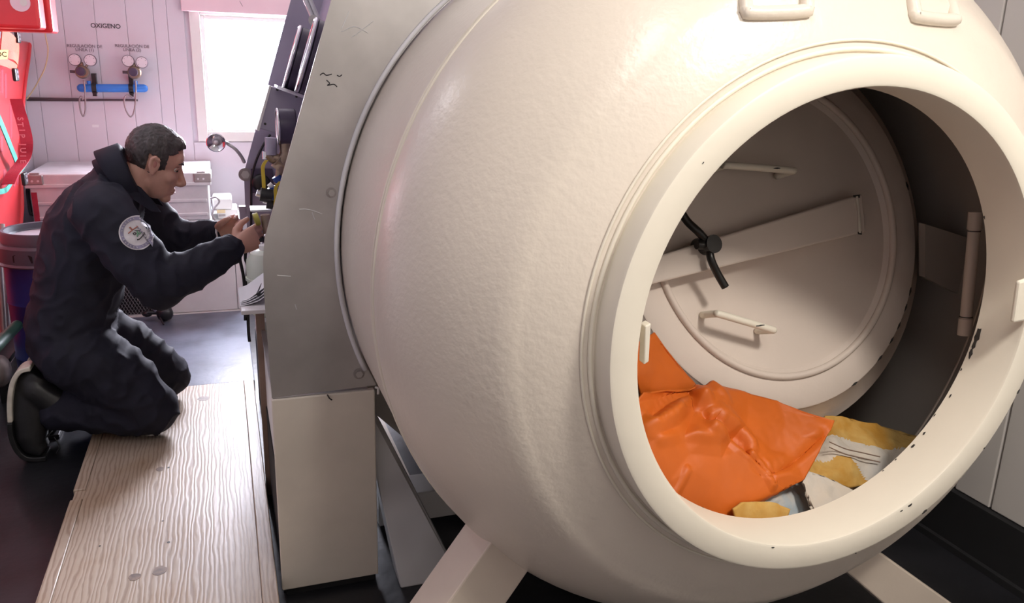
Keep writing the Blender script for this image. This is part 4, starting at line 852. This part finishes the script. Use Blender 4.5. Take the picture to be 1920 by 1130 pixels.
def patch():
    R = .050; n = 48
    def disc(name, r0, r1, lift, m, par):
        b = B(); rs = [r0+(r1-r0)*k/6 for k in range(7)]; L = []
        for r in rs:
            L.append([b.verts.new(onp(r*math.cos(2*PI*i/n), r*math.sin(2*PI*i/n), lift)) for i in range(n)])
        for a_, b_ in zip(L, L[1:]):
            for i in range(n): b.faces.new((a_[i], b_[i], b_[(i+1) % n], a_[(i+1) % n]))
        if r0 < .004: b.faces.new(L[0])
        return obj(name, b, m, par, smooth=True)
    pt = disc('shoulder_patch', .003, R, .0030, 'patchw', per); pt['label'] = 'round embroidered shoulder patch'
    disc('patch_ring', .037, .0465, .0042, 'patchr', pt)
    def stroke(pts, m, r=.0013): obj('emblem_stroke', tube(B(), [onp(x*R, y*R, .0048) for x, y in pts], r, 6), m, pt)
    stroke(((-.48, .0), (-.2, .2), (.08, .36)), 'threadr', .0016); stroke(((-.38, .36), (-.22, .18)), 'threadr', .0022); stroke(((-.36, .34), (-.30, .28)), 'thread', .0022)
    stroke(((-.22, -.02), (-.12, .02), (-.05, -.04), (-.15, -.10), (-.22, -.02)), 'thread'); stroke(((.02, .10), (.03, -.08), (.0, -.22)), 'threadg', .0022); stroke(((.12, .02), (.20, -.04), (.14, -.10), (.08, -.02)), 'threadg'); stroke(((-.12, .12), (.0, .14), (.15, .10)), 'thread', .001)
    stroke(((.38, -.0), (.40, -.10), (.26, -.24), (.10, -.38), (-.02, -.40)), 'thread', .0017)
    for i in range(30):
        if i % 8 == 7: continue
        a = 2*PI*i/30; obj('patch_letter_stitch', tube(B(), [onp(.0395*math.cos(a), .0395*math.sin(a), .005), onp(.0440*math.cos(a+.03), .0440*math.sin(a+.03), .005)], .0011, 5), 'patchw', pt)
patch()
def collar():
    b = B(); ax = (hd_(-.05, 0, -.09)-V((-.345, 2.95, .88))).normalized(); c0 = V((-.322, 2.95, .925)); f = V((1, 0, 0)); f = (f-ax*f.dot(ax)).normalized(); s = V((0, 1, 0)); n = 44; L = []
    for i in range(n+1):
        a = math.radians(22)+(2*PI-math.radians(44))*i/n; fr = math.cos(a)     # open at the front
        rb = .086-.006*fr; h = .052-.020*fr; w_ = .004*math.sin(a*7)
        dv = f*math.cos(a)+s*math.sin(a)*1.02; base = c0+dv*(rb+.004)-ax*(.030+.028*max(0, fr)); top = c0+dv*(rb-.006+w_)+ax*h
        roll = c0+dv*(rb+.012+w_)+ax*(h-.006); fall = c0+dv*(rb+.030)-ax*(.006+.05*max(0, fr)**2)
        L.append([b.verts.new(p) for p in (base, top, roll, fall)])
    for p, q in zip(L, L[1:]):
        for j in range(3): b.faces.new((p[j], q[j], q[j+1], p[j+1]))
    o = obj('collar', b, 'navy', per, smooth=True); m_ = o.modifiers.new('t', 'SOLIDIFY'); m_.thickness = .005
    for sgn, Yc in ((-1, 2.872), (1, 3.03)):
        # lapels falling forward over the chest
        q = [V((-.300, 2.95+sgn*.085, .945)), V((-.262, 2.95+sgn*.066, .915)), V((-.228, 2.95+sgn*.060, .868)), V((-.208, 2.95+sgn*.068, .832)), V((-.232, 2.95+sgn*.088, .838)), V((-.270, 2.95+sgn*.102, .872)), V((-.312, 2.95+sgn*.108, .905))]
        obj('lapel', prism(B(), q, (.004, -sgn*.006, -.002)), 'navy', per, bevel=.003)
collar()
for W, E_, r in ((WR_N, EL_N, .047), (WR_F, EL_F, .044)):
    d = (W-E_).normalized(); c = W-d*.012
    obj('sleeve_cuff', lathe(B(), c, d, [(r*.75, -.02), (r+.002, -.02), (r+.003, .008), (r, .014), (r*.86, .014), (r*.80, -.01)], 32, True), 'navy', per, smooth='angle')
d = (WR_F-EL_F).normalized(); obj('shirt_cuff', lathe(B(), WR_F, d, [(.029, -.01), (.036, -.01), (.0355, .018), (.029, .018)], 28, True), 'cuff', per, smooth='angle')
def shoe(yc, dx=0, dz=0):
    b = B(); D = V((dx, 0, dz))
    st = [((-.622, .300), .040, .033), ((-.640, .275), .050, .037), ((-.655, .215), .056, .038), ((-.665, .150), .058, .043), ((-.672, .090), .052, .049), ((-.664, .048), .042, .049), ((-.640, .026), .026, .043)]
    P = [V((c[0], yc, c[1]))+D for c, _, _ in st]; tn = [(P[min(i+1, 6)]-P[max(i-1, 0)]).normalized() for i in range(7)]
    ell_loft(b, [(p, V((0, 1, 0)).cross(t)*a, V((0, 1, 0))*w_) for p, t, (c, a, w_) in zip(P, tn, st)], 24)
    limb(b, [V((-.64, yc, .25))+D, V((-.575, yc, .180))+D*.5], [.050, .052])
    s = obj('shoe', b, 'shoe', per, smooth=True); fuse(s, .005, 5)
    so = [V((c[0], yc, c[1]))+D for c in ((-.640, .330), (-.672, .322), (-.697, .285), (-.713, .22), (-.720, .15))]
    obj('sole', ribbon(B(), so, .080, (0, 1, 0), .015, 6), 'sole', s, smooth='angle', bevel=.004)
    so = [V((c[0], yc, c[1]))+D for c in ((-.720, .149), (-.722, .10), (-.712, .05), (-.690, .018), (-.655, .009), (-.630, .009))]
    obj('toe_rubber', ribbon(B(), so, .088, (0, 1, 0), .016, 6), 'shoe', s, smooth='angle', bevel=.004)
    for k in range(4):
        z = .085+.028*k; x = -.614+.006*k
        obj('lace', tube(B(), [V((x-.006, yc-.036, z))+D, V((x+.002, yc-.015, z+.008))+D, V((x+.003, yc+.012, z+.003))+D, V((x-.006, yc+.034, z+.012))+D], .003, 6), 'shoe', s, smooth=True)
    obj('lace_bow', tube(B(), [V((-.602, yc-.02, .075))+D, V((-.588, yc-.03, .045))+D, V((-.600, yc-.034, .02))+D], .0025, 6), 'shoe', s, smooth=True)
shoe(2.905); shoe(3.085, .012, 0)
